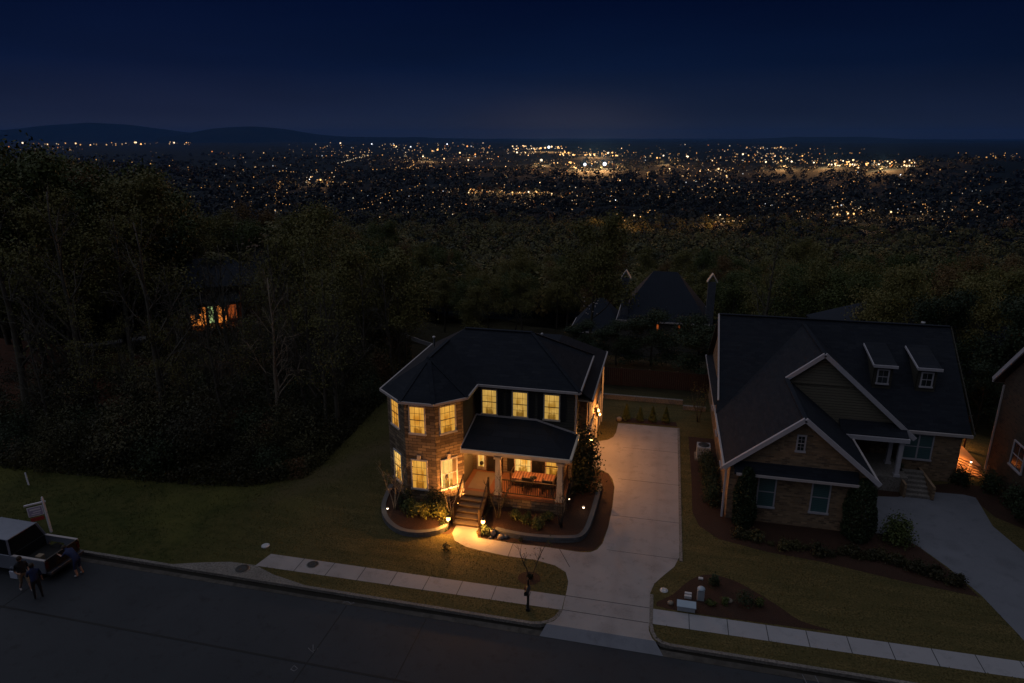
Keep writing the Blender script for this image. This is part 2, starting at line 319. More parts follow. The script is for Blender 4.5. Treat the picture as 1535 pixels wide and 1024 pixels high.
# ================================================================== mesh tools
ORG = {}
def fastmesh(name, V, F):
    """V (n,3) array, F (m,k) array, all faces k-gons"""
    me = bpy.data.meshes.new(name)
    V = np.asarray(V, np.float32); F = np.asarray(F, np.int32); k = F.shape[1]
    me.vertices.add(len(V)); me.vertices.foreach_set('co', V.ravel())
    me.loops.add(F.size); me.loops.foreach_set('vertex_index', F.ravel())
    me.polygons.add(len(F)); me.polygons.foreach_set('loop_start', np.arange(0, F.size, k, dtype=np.int32))
    me.update(calc_edges=True); me.validate()
    return me
class MB:
    def __init__(s): s.v = []; s.f = []; s.m = []; s.sm = []; s.cur = 0
    def mat(s, i): s.cur = i; return s
    def add(s, vs, fs, smooth=False):
        o = len(s.v); s.v += [tuple(x) for x in vs]
        for f in fs: s.f.append(tuple(o + i for i in f)); s.m.append(s.cur); s.sm.append(smooth)
        return s
    def poly(s, pts): return s.add(pts, [tuple(range(len(pts)))])
    def box(s, x0, x1, y0, y1, z0, z1):
        return s.add([(x0,y0,z0),(x1,y0,z0),(x1,y1,z0),(x0,y1,z0),(x0,y0,z1),(x1,y0,z1),(x1,y1,z1),(x0,y1,z1)],
                     [(0,3,2,1),(4,5,6,7),(0,1,5,4),(1,2,6,5),(2,3,7,6),(3,0,4,7)])
    def obox(s, c, ang, lx0, lx1, o0, o1, z0, z1):
        """box in a wall frame: c=(x,y) origin, local x=(cos,sin), outward=(sin,-cos)"""
        ca, sa = math.cos(ang), math.sin(ang)
        P = lambda lx, o, z: (c[0] + ca*lx + sa*o, c[1] + sa*lx - ca*o, z)
        vs = [P(lx0,o1,z0),P(lx1,o1,z0),P(lx1,o0,z0),P(lx0,o0,z0),P(lx0,o1,z1),P(lx1,o1,z1),P(lx1,o0,z1),P(lx0,o0,z1)]
        return s.add(vs, [(0,3,2,1),(4,5,6,7),(0,1,5,4),(1,2,6,5),(2,3,7,6),(3,0,4,7)])
    def prism(s, pts, z0, z1):
        """counter-clockwise footprint"""
        n = len(pts)
        vs = [(x, y, z0) for x, y in pts] + [(x, y, z1) for x, y in pts]
        fs = [tuple(range(n))[::-1], tuple(range(n, 2*n))] + [(i, (i+1) % n, n+(i+1) % n, n+i) for i in range(n)]
        return s.add(vs, fs)
    def slab(s, pts, th=.14):
        """3-D polygon (ccw from above) thickened downwards"""
        n = len(pts)
        vs = list(pts) + [(x, y, z-th) for x, y, z in pts]
        fs = [tuple(range(n)), tuple(range(n, 2*n))[::-1]] + [(n+i, n+(i+1) % n, (i+1) % n, i) for i in range(n)]
        return s.add(vs, fs)
    def wallslab(s, pts, n, th):
        """planar vertical polygon pushed back by -n*th"""
        k = len(pts); nx, ny = n
        vs = list(pts) + [(x-nx*th, y-ny*th, z) for x, y, z in pts]
        fs = [tuple(range(k)), tuple(range(k, 2*k))[::-1]] + [(k+i, k+(i+1) % k, (i+1) % k, i) for i in range(k)]
        return s.add(vs, fs)
    def tube(s, pts, rad, n=6, cap=True):
        pts = [Vector(p) for p in pts]
        if not hasattr(rad, '__len__'): rad = [rad]*len(pts)
        vs = []; fs = []
        for i, p in enumerate(pts):
            a = pts[max(i-1, 0)]; c = pts[min(i+1, len(pts)-1)]
            dd = (c-a); dd = dd.normalized() if dd.length > 1e-9 else Vector((0, 0, 1))
            u = dd.orthogonal().normalized() if abs(dd.z) < .95 else Vector((1, 0, 0)).cross(dd).normalized()
            w_ = dd.cross(u)
            for k in range(n):
                th = 2*math.pi*k/n
                vs.append(p + (u*math.cos(th) + w_*math.sin(th))*rad[i])
        for i in range(len(pts)-1):
            for k in range(n):
                fs.append((i*n+k, i*n+(k+1) % n, (i+1)*n+(k+1) % n, (i+1)*n+k))
        if cap: fs += [tuple(range(n))[::-1], tuple(range(len(vs)-n, len(vs)))]
        return s.add(vs, fs, True)
    def bar(s, a, b_, w_, h_=None):
        """square bar between two points"""
        a, b_ = Vector(a), Vector(b_); dd = (b_-a).normalized(); h_ = h_ or w_
        up = Vector((0, 0, 1)) if abs(dd.z) < .95 else Vector((0, 1, 0))
        sd = dd.cross(up).normalized()*w_/2; uu = sd.cross(dd).normalized()*h_/2
        vs = [a-sd-uu, a+sd-uu, a+sd+uu, a-sd+uu, b_-sd-uu, b_+sd-uu, b_+sd+uu, b_-sd+uu]
        return s.add(vs, [(0,1,2,3)[::1],(4,7,6,5),(0,4,5,1),(1,5,6,2),(2,6,7,3),(3,7,4,0)])
    def lathe(s, c, prof, n=12):
        vs = []; fs = []
        for r_, z in prof:
            for k in range(n):
                th = 2*math.pi*k/n; vs.append((c[0]+r_*math.cos(th), c[1]+r_*math.sin(th), c[2]+z))
        for i in range(len(prof)-1):
            for k in range(n): fs.append((i*n+k, i*n+(k+1) % n, (i+1)*n+(k+1) % n, (i+1)*n+k))
        fs += [tuple(range(n))[::-1], tuple(range(len(vs)-n, len(vs)))]
        return s.add(vs, fs, True)
    def ball(s, c, r_, n=8, sz=1.0):
        return s.lathe(c, [(r_*math.sin(math.pi*i/n)+1e-4, -r_*sz*math.cos(math.pi*i/n)) for i in range(n+1)], max(6, n+2))
    def build(s, name, mats, parent=None, bevel=0, org=None):
        if org is None: org = ORG.get(parent.name, (0, 0, 0)) if parent else (0, 0, 0)
        me = bpy.data.meshes.new(name)
        me.from_pydata([(x-org[0], y-org[1], z-org[2]) for x, y, z in s.v], [], s.f)
        me.validate(); 
        if not isinstance(mats, (list, tuple)): mats = [mats]
        for m_ in mats: me.materials.append(MATS[m_])
        if len(me.polygons) == len(s.f):
            me.polygons.foreach_set('material_index', s.m); me.polygons.foreach_set('use_smooth', s.sm)
        o = bpy.data.objects.new(name, me); COL.objects.link(o)
        if parent: o.parent = parent
        else: o.location = org
        ORG[o.name] = org
        if bevel:
            bv = o.modifiers.new('bevel', 'BEVEL'); bv.width = bevel; bv.segments = 2; bv.limit_method = 'ANGLE'
        return o
def tag(o, label=None, cat=None, group=None, kind=None):
    if label: o['label'] = label
    if cat: o['category'] = cat
    if group: o['group'] = group
    if kind: o['kind'] = kind
    return o
def thing(name, label, cat, loc, group=None):
    o = bpy.data.objects.new(name, None); COL.objects.link(o); o.location = loc
    o.empty_display_size = .3
    ORG[o.name] = tuple(loc); return tag(o, label, cat, group)
def struct(o): o['kind'] = 'structure'; return o
def link_copy(src, parent, **k):
    c = src.copy(); COL.objects.link(c); c.parent = parent; return c
def copy_tree(root, loc, rz=0, scale=1, label=None, group=None):
    r = root.copy(); COL.objects.link(r); r.location = loc; r.rotation_euler = (0, 0, rz)
    r.scale = (scale,)*3 if not hasattr(scale, '__len__') else scale
    if label: r['label'] = label
    if group: r['group'] = group
    for ch in root.children:
        c = ch.copy(); COL.objects.link(c); c.parent = r
        for g in ch.children:
            d_ = g.copy(); COL.objects.link(d_); d_.parent = c
    return r
def lamp(name, loc, energy, col=(1, .60, .24), rad=.06, parent=None, spot=None, aim=None):
    l = bpy.data.lights.new(name, 'SPOT' if spot else 'POINT'); l.energy = energy; l.color = col; l.shadow_soft_size = rad
    if spot: l.spot_size = R(spot); l.spot_blend = .6
    o = bpy.data.objects.new(name, l); COL.objects.link(o)
    if parent:
        o.parent = parent; og = ORG[parent.name]; o.location = tuple(loc[i]-og[i] for i in range(3))
    else: o.location = loc
    if aim: o.rotation_euler = (Vector(aim)-Vector(loc)).to_track_quat('-Z', 'Y').to_euler()
    return o

# ================================================================== terrain
TR = [(0, 0), (50, 0), (62, -1.8), (100, -13.5), (200, -33), (400, -60), (800, -95), (1500, -124), (3000, -140), (200000, -140)]
TL = [(0, 0), (50, 0), (85, -3), (130, -10), (200, -24), (400, -55), (800, -93), (1500, -124), (3000, -140), (200000, -140)]
DX = np.array([a for a, _ in TR], float); RX = np.array([b_ for _, b_ in TR], float)
LXd = np.array([a for a, _ in TL], float); LXz = np.array([b_ for _, b_ in TL], float)
def hgt(x, y):
    x = np.asarray(x, float); y = np.asarray(y, float)
    D = np.hypot(x, y); b_ = np.degrees(np.arctan2(x, y)) + 13
    wl = np.clip((-b_ - 4) / 14, 0, 1); wl = wl*wl*(3-2*wl)
    z = np.interp(D, DX, RX)*(1-wl) + np.interp(D, LXd, LXz)*wl
    z = np.where(y > 0, z, np.where(D > 400, -140*np.clip((D-400)/2000, 0, 1), 0))
    # low wooded rise on the right and left of the valley
    z = z + np.clip((D-600)/600, 0, 1)*62*np.exp(-((b_-34)/8)**2 - ((D-3300)/1100)**2) + np.clip((D-600)/600, 0, 1)*70*np.exp(-((b_+33)/9)**2 - ((D-3000)/1200)**2)
    far = np.clip((D-150)/600, 0, 1)
    z = z + far*(5*np.sin(x/170+1)*np.cos(y/230) + 3*np.sin(x/61)*np.sin(y/83+2) + 15*np.clip((D-700)/900, 0, 1)*np.sin(x/410+.7)*np.sin(y/520+.3*np.sin(x/300)))
    return z
def H(x, y): return float(hgt(x, y))
def polar(b_, D):
    a = R(b_-13); return D*math.sin(a), D*math.cos(a)

# far ground: one polar sheet to the horizon
rings = np.concatenate([np.array([0.5, 20, 40, 60, 80, 110, 150]), np.geomspace(190, 60000, 70)])
angs = np.radians(np.linspace(0, 360, 241)[:-1])
Dg, Ag = np.meshgrid(rings, angs, indexing='ij')
X = Dg*np.sin(Ag); Y = Dg*np.cos(Ag); Z = hgt(X, Y)
inside = (np.abs(X) < 152) & (Y < 172) & (Y > -60)
Z = np.where(inside, Z-.7, Z)
V = np.stack([X.ravel(), Y.ravel(), Z.ravel()], 1); nA = len(angs); F = []
for i in range(len(rings)-1):
    k = np.arange(nA); F.append(np.stack([i*nA+k, i*nA+(k+1) % nA, (i+1)*nA+(k+1) % nA, (i+1)*nA+k], 1)[:, ::-1])
me = fastmesh('ground', V, np.concatenate(F)); 
m, t, b = newmat('valley_floor'); p = wpos(t)
c = mixc(t, rampn(t, noise(t, p, .006, 6), .4, .6), (.007, .012, .017), (.010, .016, .021))
c = mixc(t, rampn(t, noise(t, p, .05, 5), .5, .7), c, (.006, .010, .014))
t.links.new(c, b.inputs['Base Color']); spec(b, .95, .1)
me.materials.append(m)
g = bpy.data.objects.new('ground', me); COL.objects.link(g); struct(g)

# near ground: lawn and the wooded slope
xs = np.arange(-150, 151, 1.5); ys = 22.36 + np.arange(0, 100)*1.5
XX, YY = np.meshgrid(xs, ys, indexing='ij'); ZZ = hgt(XX, YY)
Dn = np.hypot(XX, YY)
ZZ = ZZ + np.clip((Dn-55)/20, 0, 1)*(.5*np.sin(XX/5)*np.cos(YY/7)+.3*np.sin(XX/2.3+YY/3.1))
V = np.stack([XX.ravel(), YY.ravel(), ZZ.ravel()], 1); nx_, ny_ = XX.shape
i, j = np.meshgrid(np.arange(nx_-1), np.arange(ny_-1), indexing='ij'); i = i.ravel(); j = j.ravel()
F = np.stack([i*ny_+j, (i+1)*ny_+j, (i+1)*ny_+j+1, i*ny_+j+1], 1)
me = fastmesh('lawn', V, F)
m, t, b = newmat('near_ground'); p = wpos(t)
s = node(t, 'ShaderNodeSeparateXYZ'); t.links.new(p, s.inputs[0])
streak = node(t, 'ShaderNodeVectorMath', operation='MULTIPLY'); streak.inputs[1].default_value = (.35, 2.2, 1); t.links.new(p, streak.inputs[0])
dry = mixc(t, rampn(t, noise(t, streak.outputs[0], .9, 5), .35, .65), (.165, .128, .052), (.100, .086, .034))
dry = mixc(t, rampn(t, noise(t, p, 12, 4), .4, .7), dry, (.040, .036, .014))
dry = mixc(t, rampn(t, noise(t, p, .8, 4), .5, .72), dry, (.088, .076, .030))
dry = mixc(t, rampn(t, noise(t, p, 3.1, 5, .7), .56, .72), dry, (.050, .046, .018))
green = mixc(t, rampn(t, noise(t, p, .5, 5), .35, .65), (.052, .060, .017), (.076, .072, .023))
green = mixc(t, rampn(t, noise(t, p, 2.3, 6, .7), .46, .66), green, (.030, .038, .010))
green = mixc(t, rampn(t, noise(t, p, .23, 4), .5, .75), green, (.105, .102, .028))
fx = node(t, 'ShaderNodeMapRange'); fx.inputs[1].default_value = -15.5; fx.inputs[2].default_value = -22.5
wob = node(t, 'ShaderNodeMath', operation='ADD'); t.links.new(s.outputs[0], wob.inputs[0])
nn = node(t, 'ShaderNodeMath', operation='MULTIPLY_ADD'); t.links.new(noise(t, p, .4, 4), nn.inputs[0]); nn.inputs[1].default_value = 5; nn.inputs[2].default_value = -2.5
t.links.new(nn.outputs[0], wob.inputs[1]); t.links.new(wob.outputs[0], fx.inputs[0])
lawn = mixc(t, fx.outputs[0], dry, green)
# a worn track runs up beside the wood
dl = node(t, 'ShaderNodeVectorMath', operation='DOT_PRODUCT'); dl.inputs[1].default_value = (.91, -.41, 0)
sb_ = node(t, 'ShaderNodeVectorMath', operation='SUBTRACT'); sb_.inputs[1].default_value = (-18.0, 33, 0); t.links.new(p, sb_.inputs[0]); t.links.new(sb_.outputs[0], dl.inputs[0])
ab_ = node(t, 'ShaderNodeMath', operation='ABSOLUTE'); t.links.new(dl.outputs['Value'], ab_.inputs[0])
an_ = node(t, 'ShaderNodeMath', operation='MULTIPLY_ADD'); t.links.new(noise(t, p, 1.1, 5), an_.inputs[0]); an_.inputs[1].default_value = 2.2; t.links.new(ab_.outputs[0], an_.inputs[2])
tf_ = node(t, 'ShaderNodeMapRange'); tf_.inputs[1].default_value = 2.6; tf_.inputs[2].default_value = .9; t.links.new(an_.outputs[0], tf_.inputs[0])
ty_ = node(t, 'ShaderNodeMapRange'); ty_.inputs[1].default_value = 27; ty_.inputs[2].default_value = 31; t.links.new(s.outputs[1], ty_.inputs[0])
tm_ = node(t, 'ShaderNodeMath', operation='MULTIPLY'); t.links.new(tf_.outputs[0], tm_.inputs[0]); t.links.new(ty_.outputs[0], tm_.inputs[1])
tn_ = node(t, 'ShaderNodeMath', operation='MULTIPLY'); tn_.inputs[1].default_value = .55; t.links.new(tm_.outputs[0], tn_.inputs[0])
lawn = mixc(t, tn_.outputs[0], lawn, (.13, .095, .055))
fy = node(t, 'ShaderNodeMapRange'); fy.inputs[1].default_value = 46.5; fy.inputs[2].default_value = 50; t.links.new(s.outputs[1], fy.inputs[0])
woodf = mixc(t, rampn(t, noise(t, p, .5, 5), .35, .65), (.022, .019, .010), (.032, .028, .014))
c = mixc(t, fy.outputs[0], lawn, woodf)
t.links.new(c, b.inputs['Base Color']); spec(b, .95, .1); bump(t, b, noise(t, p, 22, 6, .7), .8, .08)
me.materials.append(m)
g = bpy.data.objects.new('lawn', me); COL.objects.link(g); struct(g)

def sheet(name, pts, z, mat):
    me = bpy.data.meshes.new(name); me.from_pydata([(x, y, z) for x, y in pts], [], [tuple(range(len(pts)))])
    me.materials.append(MATS[mat]); o = bpy.data.objects.new(name, me); COL.objects.link(o)
    if me.polygons[0].normal.z < 0: me.flip_normals()
    return struct(o)
def smooth_pts(pts, n=4, closed=True):
    out = []; k = len(pts)
    for i in range(k if closed else k-1):
        p0, p1, p2, p3 = [Vector((*pts[(i+j) % k], 0)) if closed else Vector((*pts[min(max(i+j, 0), k-1)], 0)) for j in (-1, 0, 1, 2)]
        for q in range(n):
            u = q/n
            v_ = .5*((2*p1)+(-p0+p2)*u+(2*p0-5*p1+4*p2-p3)*u*u+(-p0+3*p1-3*p2+p3)*u**3)
            out.append((v_.x, v_.y))
    if not closed: out.append(pts[-1])
    return out

# street, gutter, kerb --------------------------------------------------
sheet('road', [(-200, 11.5), (200, 11.5), (200, 21.75), (-200, 21.75)], -.13, 'asphalt')
mottled('gutter_concrete', (.060, .054, .048), (.095, .085, .074), (.045, .04, .035), (.35, 3), bumpd=.004)
sheet('gutter_pan', [(-200, 21.75), (200, 21.75), (200, 22.22), (-200, 22.22)], -.122, 'gutter_concrete')
mb = MB()   # seams in the paving
mb.box(-60, 30, 18.30, 18.40, -.13, -.1255)
for x in (-26.5, -12.25, -8.66, 6.0):
    mb.box(x-.02, x+.02, 11.5, 21.7, -.13, -.125)
struct(mb.build('road_seam', 'tar'))
mb = MB()
def kerb_run(pts, w_=.15):
    for (x0, y0), (x1, y1) in zip(pts[:-1], pts[1:]):
        dx, dy = x1-x0, y1-y0; L = math.hypot(dx, dy); nx, ny = -dy/L*w_, dx/L*w_
        mb.prism([(x0, y0), (x1, y1), (x1+nx, y1+ny), (x0+nx, y0+ny)], -.16, .012)
kerb_run([(-200, 22.22), (-4.3, 22.22)]); 
kerb_run([(-4.3, 22.22), (-3.95, 22.30), (-3.62, 22.48), (-3.36, 22.78), (-3.22, 23.16), (-3.2, 23.36)])
kerb_run([(.33, 25.2), (.36, 23.3), (.42, 22.85), (.58, 22.5), (.84, 22.3), (1.2, 22.22)])
kerb_run([(1.2, 22.22), (200, 22.22)])
struct(mb.build('kerb', 'curb_concrete'))
mb = MB(); mb.box(-200, 200, 11.2, 11.5, -.5, .012); struct(mb.build('near_kerb', 'curb_concrete'))
sheet('near_verge', [(-200, -40), (200, -40), (200, 11.2), (-200, 11.2)], -.05, 'grass')

sheet('gutter_shade_litter', [(-200, 22.03), (-60, 22.02), (-20, 22.0), (-14, 21.93), (-6, 22.06), (0, 22.12), (3, 22.05), (60, 22.06), (200, 22.1), (200, 22.218), (-200, 22.218)], -.117, 'shade_litter')  # dark strip painting the kerb's shadow line, together with leaf litter
# driveway ----------------------------------------------------------------
drive = [(-3.72, 39.84), (-3.4, 39.96), (-2.86, 40.29), (-2.55, 40.8), (-2.42, 41.6), (-2.40, 43.15), (1.6, 43.2), (1.61, 30.24), (1.59, 28.2),
         (1.36, 27.4), (.92, 26.7), (.5, 25.97), (.33, 25.23), (.36, 23.3), (.36, 22.9), (.5, 22.5), (.6, 22.37), (-3.75, 22.37), (-3.45, 22.6), (-3.28, 22.95), (-3.22, 23.36), (-3.22, 24.6),
         (-3.25, 25.25), (-3.46, 25.89), (-4.02, 26.27), (-3.3, 27.57), (-3.01, 27.57), (-2.54, 27.67), (-2.25, 27.96), (-2.05, 28.52), (-1.9, 30.05), (-1.86, 32.03), (-1.93, 34.21),
         (-2.12, 35.11), (-2.41, 35.71), (-2.75, 35.97), (-3.11, 36.05), (-3.72, 36.05)]
sheet('driveway', drive[::-1], .008, 'concrete')
mb = MB(); mb.poly([(-3.9, 21.76, -.116), (.95, 21.76, -.116), (.62, 22.375, .0085), (-3.72, 22.375, .0085)]); struct(mb.build('driveway_apron', 'concrete_dark'))
mb = MB()
for y in (28.05, 31.2, 35.2, 39.4): mb.box(-1.8, 1.6, y-.006, y+.006, 0, .0125)
mb.box(-3.22, .34, 24.27, 24.295, 0, .0125); mb.box(-3.2, .34, 23.34, 23.365, 0, .0125)
struct(mb.build('driveway_joint', 'tar'))
mb = MB(); mb.box(1.6, 1.74, 27.9, 43.2, 0, .03); struct(mb.build('driveway_edging', 'curb_concrete'))

# pavements ----------------------------------------------------------------
sheet('sidewalk', [(-17.55, 23.14), (-3.25, 23.34), (-3.24, 24.26), (-17.35, 24.12)], .007, 'concrete')
sheet('sidewalk', [(.36, 23.34), (60, 23.9), (60, 24.85), (.36, 24.27)], .007, 'concrete_grey')
mb = MB()
for x in np.arange(-15.6, -3.5, 1.55): mb.box(x-.012, x+.012, 23.16, 24.2, 0, .0115)
for x in np.arange(1.95, 30, 1.52): 
    o = (x-.36)*.0094; mb.box(x-.013, x+.013, 23.34+o, 24.27+o, 0, .0115)
struct(mb.build('sidewalk_joint', 'tar'))
walk = [(-9.5, 28.45), (-9.47, 27.7), (-9.15, 27.12), (-8.45, 26.75), (-7.71, 26.62), (-6.35, 26.47), (-5.07, 26.49), (-4.02, 26.27), (-3.3, 27.57), (-4.64, 27.6),
        (-6.27, 27.54), (-7.3, 27.6), (-8.1, 27.62), (-8.34, 28.1), (-8.3, 28.45)]
sheet('garden_path', walk, .012, 'concrete')
mb = MB(); mb.obox((-6.3, 27.0), R(90), -.56, .56, -.012, .012, 0, .016); mb.obox((-3.68, 26.95), R(118), -.72, .72, -.012, .012, 0, .016); mb.obox((-4.9, 27.05), R(92), -.55, .55, -.01, .01, 0, .016)
struct(mb.build('path_joint', 'tar'))
sheet('kerb_apron', [(-21.4, 22.37), (-14.5, 22.37), (-16.4, 22.75), (-17.55, 23.18), (-18.84, 23.15), (-20.14, 22.8)], .004, 'curb_concrete')
# mulch beds
sheet('mulch_bed', smooth_pts([(-3.75, 36.0), (-2.41, 35.7), (-1.95, 34.2), (-1.88, 32.0), (-1.92, 30.0), (-2.1, 28.5), (-2.4, 27.85), (-3.1, 27.62), (-4.64, 27.65), (-6.3, 27.6), (-7.4, 27.66), (-8.15, 27.75), (-8.25, 28.3), (-8.2, 30.6), (-3.8, 33.3)], 1), .004, 'mulch')
sheet('mulch_bed', smooth_pts([(-9.5, 28.4), (-9.5, 27.85), (-9.7, 27.55), (-10.15, 27.7), (-9.9, 28.6), (-9.6, 30)], 2), .005, 'mulch')
sheet('mulch_bed', smooth_pts([(.62, 24.5), (1.3, 25.4), (2.07, 26.6), (2.9, 27.2), (3.96, 27.0), (4.8, 26.4), (5.6, 25.7), (6.4, 24.9), (7.6, 24.55), (6.0, 24.45), (3.0, 24.38)], 3), .004, 'mulch')
sheet('mulch_bed', smooth_pts([(2.3, 42), (2.35, 36), (2.3, 32.5), (2.6, 31.2), (3.5, 30.2), (5.7, 29.6), (8.05, 29.35), (11.24, 28.65), (14.2, 28.2), (13.7, 29.9), (12.9, 31.7), (12.2, 32.4), (10.9, 32.5), (10.9, 33.5), (4.1, 33.5), (3.95, 42)], 1), .004, 'mulch')
sheet('mulch_bed', smooth_pts([(-2.6, 43.4), (1.6, 43.5), (1.5, 44.2), (-.5, 44.3), (-2.6, 44.2)], 1), .004, 'mulch')
sheet('mulch_bed', [(-5.0+.52*math.cos(a*.4), 25.1+.48*math.sin(a*.4)) for a in range(16)], .005, 'mulch')
sheet('mulch_bed', [(10.6, 33.2), (10.6, 37.2), (13.6, 37.2), (13.6, 36.55), (11.9, 36.5), (10.95, 35.0)], .005, 'mulch')
sheet('mulch_bed', [(15.1, 38.2), (16.9, 39), (19.2, 39), (19.2, 34), (17.7, 35.5), (17.3, 37.4), (15.2, 37.3)], .005, 'mulch')
sheet('clay_patch', [(-66, 40), (-50, 34), (-36, 36), (-34, 43), (-46, 48.5), (-64, 50)], .05, 'clay')
sheet('driveway', [(10.95, 32.5), (12.3, 32.45), (12.87, 31.79), (13.65, 30.24), (14.31, 28.37), (14.75, 26), (14.9, 24.5), (21.5, 24.6), (20.8, 28), (17.66, 32.34), (17.2, 34.5), (17.55, 37.5), (17.0, 37.7), (14.9, 37.6), (13.4, 36.6), (12.1, 36.4), (11.1, 35.0)][::-1], .008, 'concrete_dark')
# the lane beyond the lots on the left
mb = MB(); lanes = [smooth_pts([(-90, 50), (-72, 50.5), (-61, 53.2), (-55.5, 57.2), (-53.6, 59.6)], 4, False), smooth_pts([(-44, 88.4), (-35.1, 90.3), (-27.8, 91.9), (-15, 94)], 4, False)]
for (x0, y0), (x1, y1) in [ab for lp in lanes for ab in zip(lp[:-1], lp[1:])]:
    dx, dy = x1-x0, y1-y0; L = math.hypot(dx, dy); nx, ny = -dy/L*1.1, dx/L*1.1
    P = lambda x, y: (x, y, H(x, y)+.75)
    mb.slab([P(x0-nx, y0-ny), P(x1-nx, y1-ny), P(x1+nx, y1+ny), P(x0+nx, y0+ny)], .6)
struct(mb.build('lane', 'concrete_grey'))
sheet('back_driveway', [(28, 72), (44, 72), (44, 86), (28, 86)], -3, 'concrete_grey')

# hills on the skyline -------------------------------------------------------
m, t, b = newmat('hill_wood'); p = wpos(t)
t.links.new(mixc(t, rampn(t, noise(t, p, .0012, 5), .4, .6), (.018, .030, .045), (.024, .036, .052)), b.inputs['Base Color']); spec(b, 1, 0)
def ridge(name, D, prof, depth, seed):
    """prof: (bearing deg, height above the camera's level in degrees)"""
    rnd = np.random.RandomState(seed)
    bs = np.linspace(prof[0][0], prof[-1][0], 160); hs = np.interp(bs, [p_[0] for p_ in prof], [p_[1] for p_ in prof])
    kern = np.hanning(9); kern /= kern.sum(); hs = np.convolve(np.pad(hs, 4, 'edge'), kern, 'valid')
    hs = hs + .010*np.convolve(rnd.randn(len(bs)+4), np.ones(5)/3, 'valid')
    V = []; 
    for b_, h_ in zip(bs, hs):
        top = CAMH + D*math.tan(R(h_))
        for dd, k in ((-depth, 0), (-depth*.55, .42), (-depth*.2, .85), (0, 1), (depth*.5, .6), (depth, 0)):
            x, y = polar(b_, D+dd); V.append((x, y, -145 + (top+145)*k))
    n = len(bs); F = [(i*6+k, i*6+k+1, (i+1)*6+k+1, (i+1)*6+k) for i in range(n-1) for k in range(5)]
    me = fastmesh(name, V, F); me.materials.append(MATS['hill_wood'])
    me.polygons.foreach_set('use_smooth', [True]*len(me.polygons))
    o = bpy.data.objects.new(name, me); COL.objects.link(o); struct(o)
ridge('hills', 30000, [(-44, .28), (-36, .42), (-33.5, .75), (-30.8, .95), (-28.5, .80), (-26, .45), (-24.5, .25), (-20, .1), (0, -.2)], 3000, 1)
ridge('hills', 24000, [(-27, -.1), (-25.3, .15), (-23, .62), (-20.5, .78), (-18, .60), (-16, .22), (-14, .02), (-10, -.08), (-7.5, -.02), (-4, -.25), (4, -.35), (20, -.3), (30, -.2)], 2500, 2)
ridge('hills', 27000, [(12, -.35), (19, -.15), (22, -.02), (27, -.02), (30, -.18), (36, -.3), (44, -.2)], 2500, 3)

# ================================================================== windows and helpers for houses
def window(parent, c, ang, w_, z0, z1, lit='window_light', trim='white_trim', grid=(3, 2), sill=True, double=False, key=False, mun='screen_frame'):
    f = MB(); t_ = .07
    f.obox(c, ang, -w_/2-t_, -w_/2, 0, .06, z0, z1); f.obox(c, ang, w_/2, w_/2+t_, 0, .06, z0, z1)
    f.obox(c, ang, -w_/2-t_, w_/2+t_, 0, .06, z1, z1+t_)
    f.obox(c, ang, -w_/2-t_-.03, w_/2+t_+.03, 0, .11, z0-.09, z0)
    zm = (z0+z1)/2
    wf = f.build('window', trim, parent)
    pn = MB(); pn.obox(c, ang, -w_/2, w_/2, 0, .012, z0, z1); pn.build('pane', lit, wf)
    g_ = MB(); g_.obox(c, ang, -w_/2, w_/2, .013, .045, zm-.018, zm+.018)
    if double: g_.obox(c, ang, -.04, .04, .013, .05, z0, z1)
    nx, nz = grid
    for s0, s1 in ((z0, zm), (zm, z1)):
        for i in range(1, nx):
            x = -w_/2 + w_*i/nx; g_.obox(c, ang, x-.0065, x+.0065, .013, .03, s0, s1)
        for i in range(1, nz):
            z = s0 + (s1-s0)*i/nz; g_.obox(c, ang, -w_/2, w_/2, .013, .028, z-.0065, z+.0065)
    g_.build('muntin', mun, wf)
    if key:
        k = MB(); k.obox(c, ang, -.10, .10, 0, .07, z1+t_, z1+t_+.24); k.build('keystone', 'cream_trim', wf)
    return wf
def shutter(parent, c, ang, x0, x1, z0, z1):
    s = MB(); s.obox(c, ang, x0, x0+.05, 0, .05, z0, z1); s.obox(c, ang, x1-.05, x1, 0, .05, z0, z1)
    for z in np.arange(z0, z1, .07): s.obox(c, ang, x0+.05, x1-.05, .0, .035, z, min(z+.055, z1))
    s.build('shutter', 'dark_shutter', parent)
def edge_trim(mb, pts, h_=.13, w_=.10):
    for a, b_ in zip(pts[:-1], pts[1:]): 
        mb.bar((a[0], a[1], a[2]-h_/2+.02), (b_[0], b_[1], b_[2]-h_/2+.02), w_, h_)

# ================================================================== HOUSE 1 (lit)
h1 = thing('brick_house', 'lit two-storey house with stone turret, dark hipped roof and glowing yellow windows', 'house', (-9, 36, 0))
mb = MB()
mb.prism([(-14.2, 33.3), (-4.2, 33.3), (-4.2, 39.3), (-14.2, 39.3)], -.3, 6.0)
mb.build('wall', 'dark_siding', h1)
tur = [(-14.2, 31.35), (-12.7, 30.0), (-11.0, 30.0), (-9.85, 31.15), (-9.85, 33.32), (-14.2, 33.32)]
mb = MB(); mb.prism([tur[0], tur[1], tur[2], tur[3], (-10.4, 31.7), (-10.4, 33.28), (-14.2, 33.28)], -.3, 5.98); tw = mb.build('turret', 'ledge_stone', h1)
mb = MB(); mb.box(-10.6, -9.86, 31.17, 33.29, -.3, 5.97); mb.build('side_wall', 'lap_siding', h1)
mb = MB(); mb.prism([(-13.8, 35), (-3.72, 35), (-3.72, 43.3), (-13.8, 43.3)], -.3, 5.0); mb.build('rear_wing', 'tan_brick', h1)
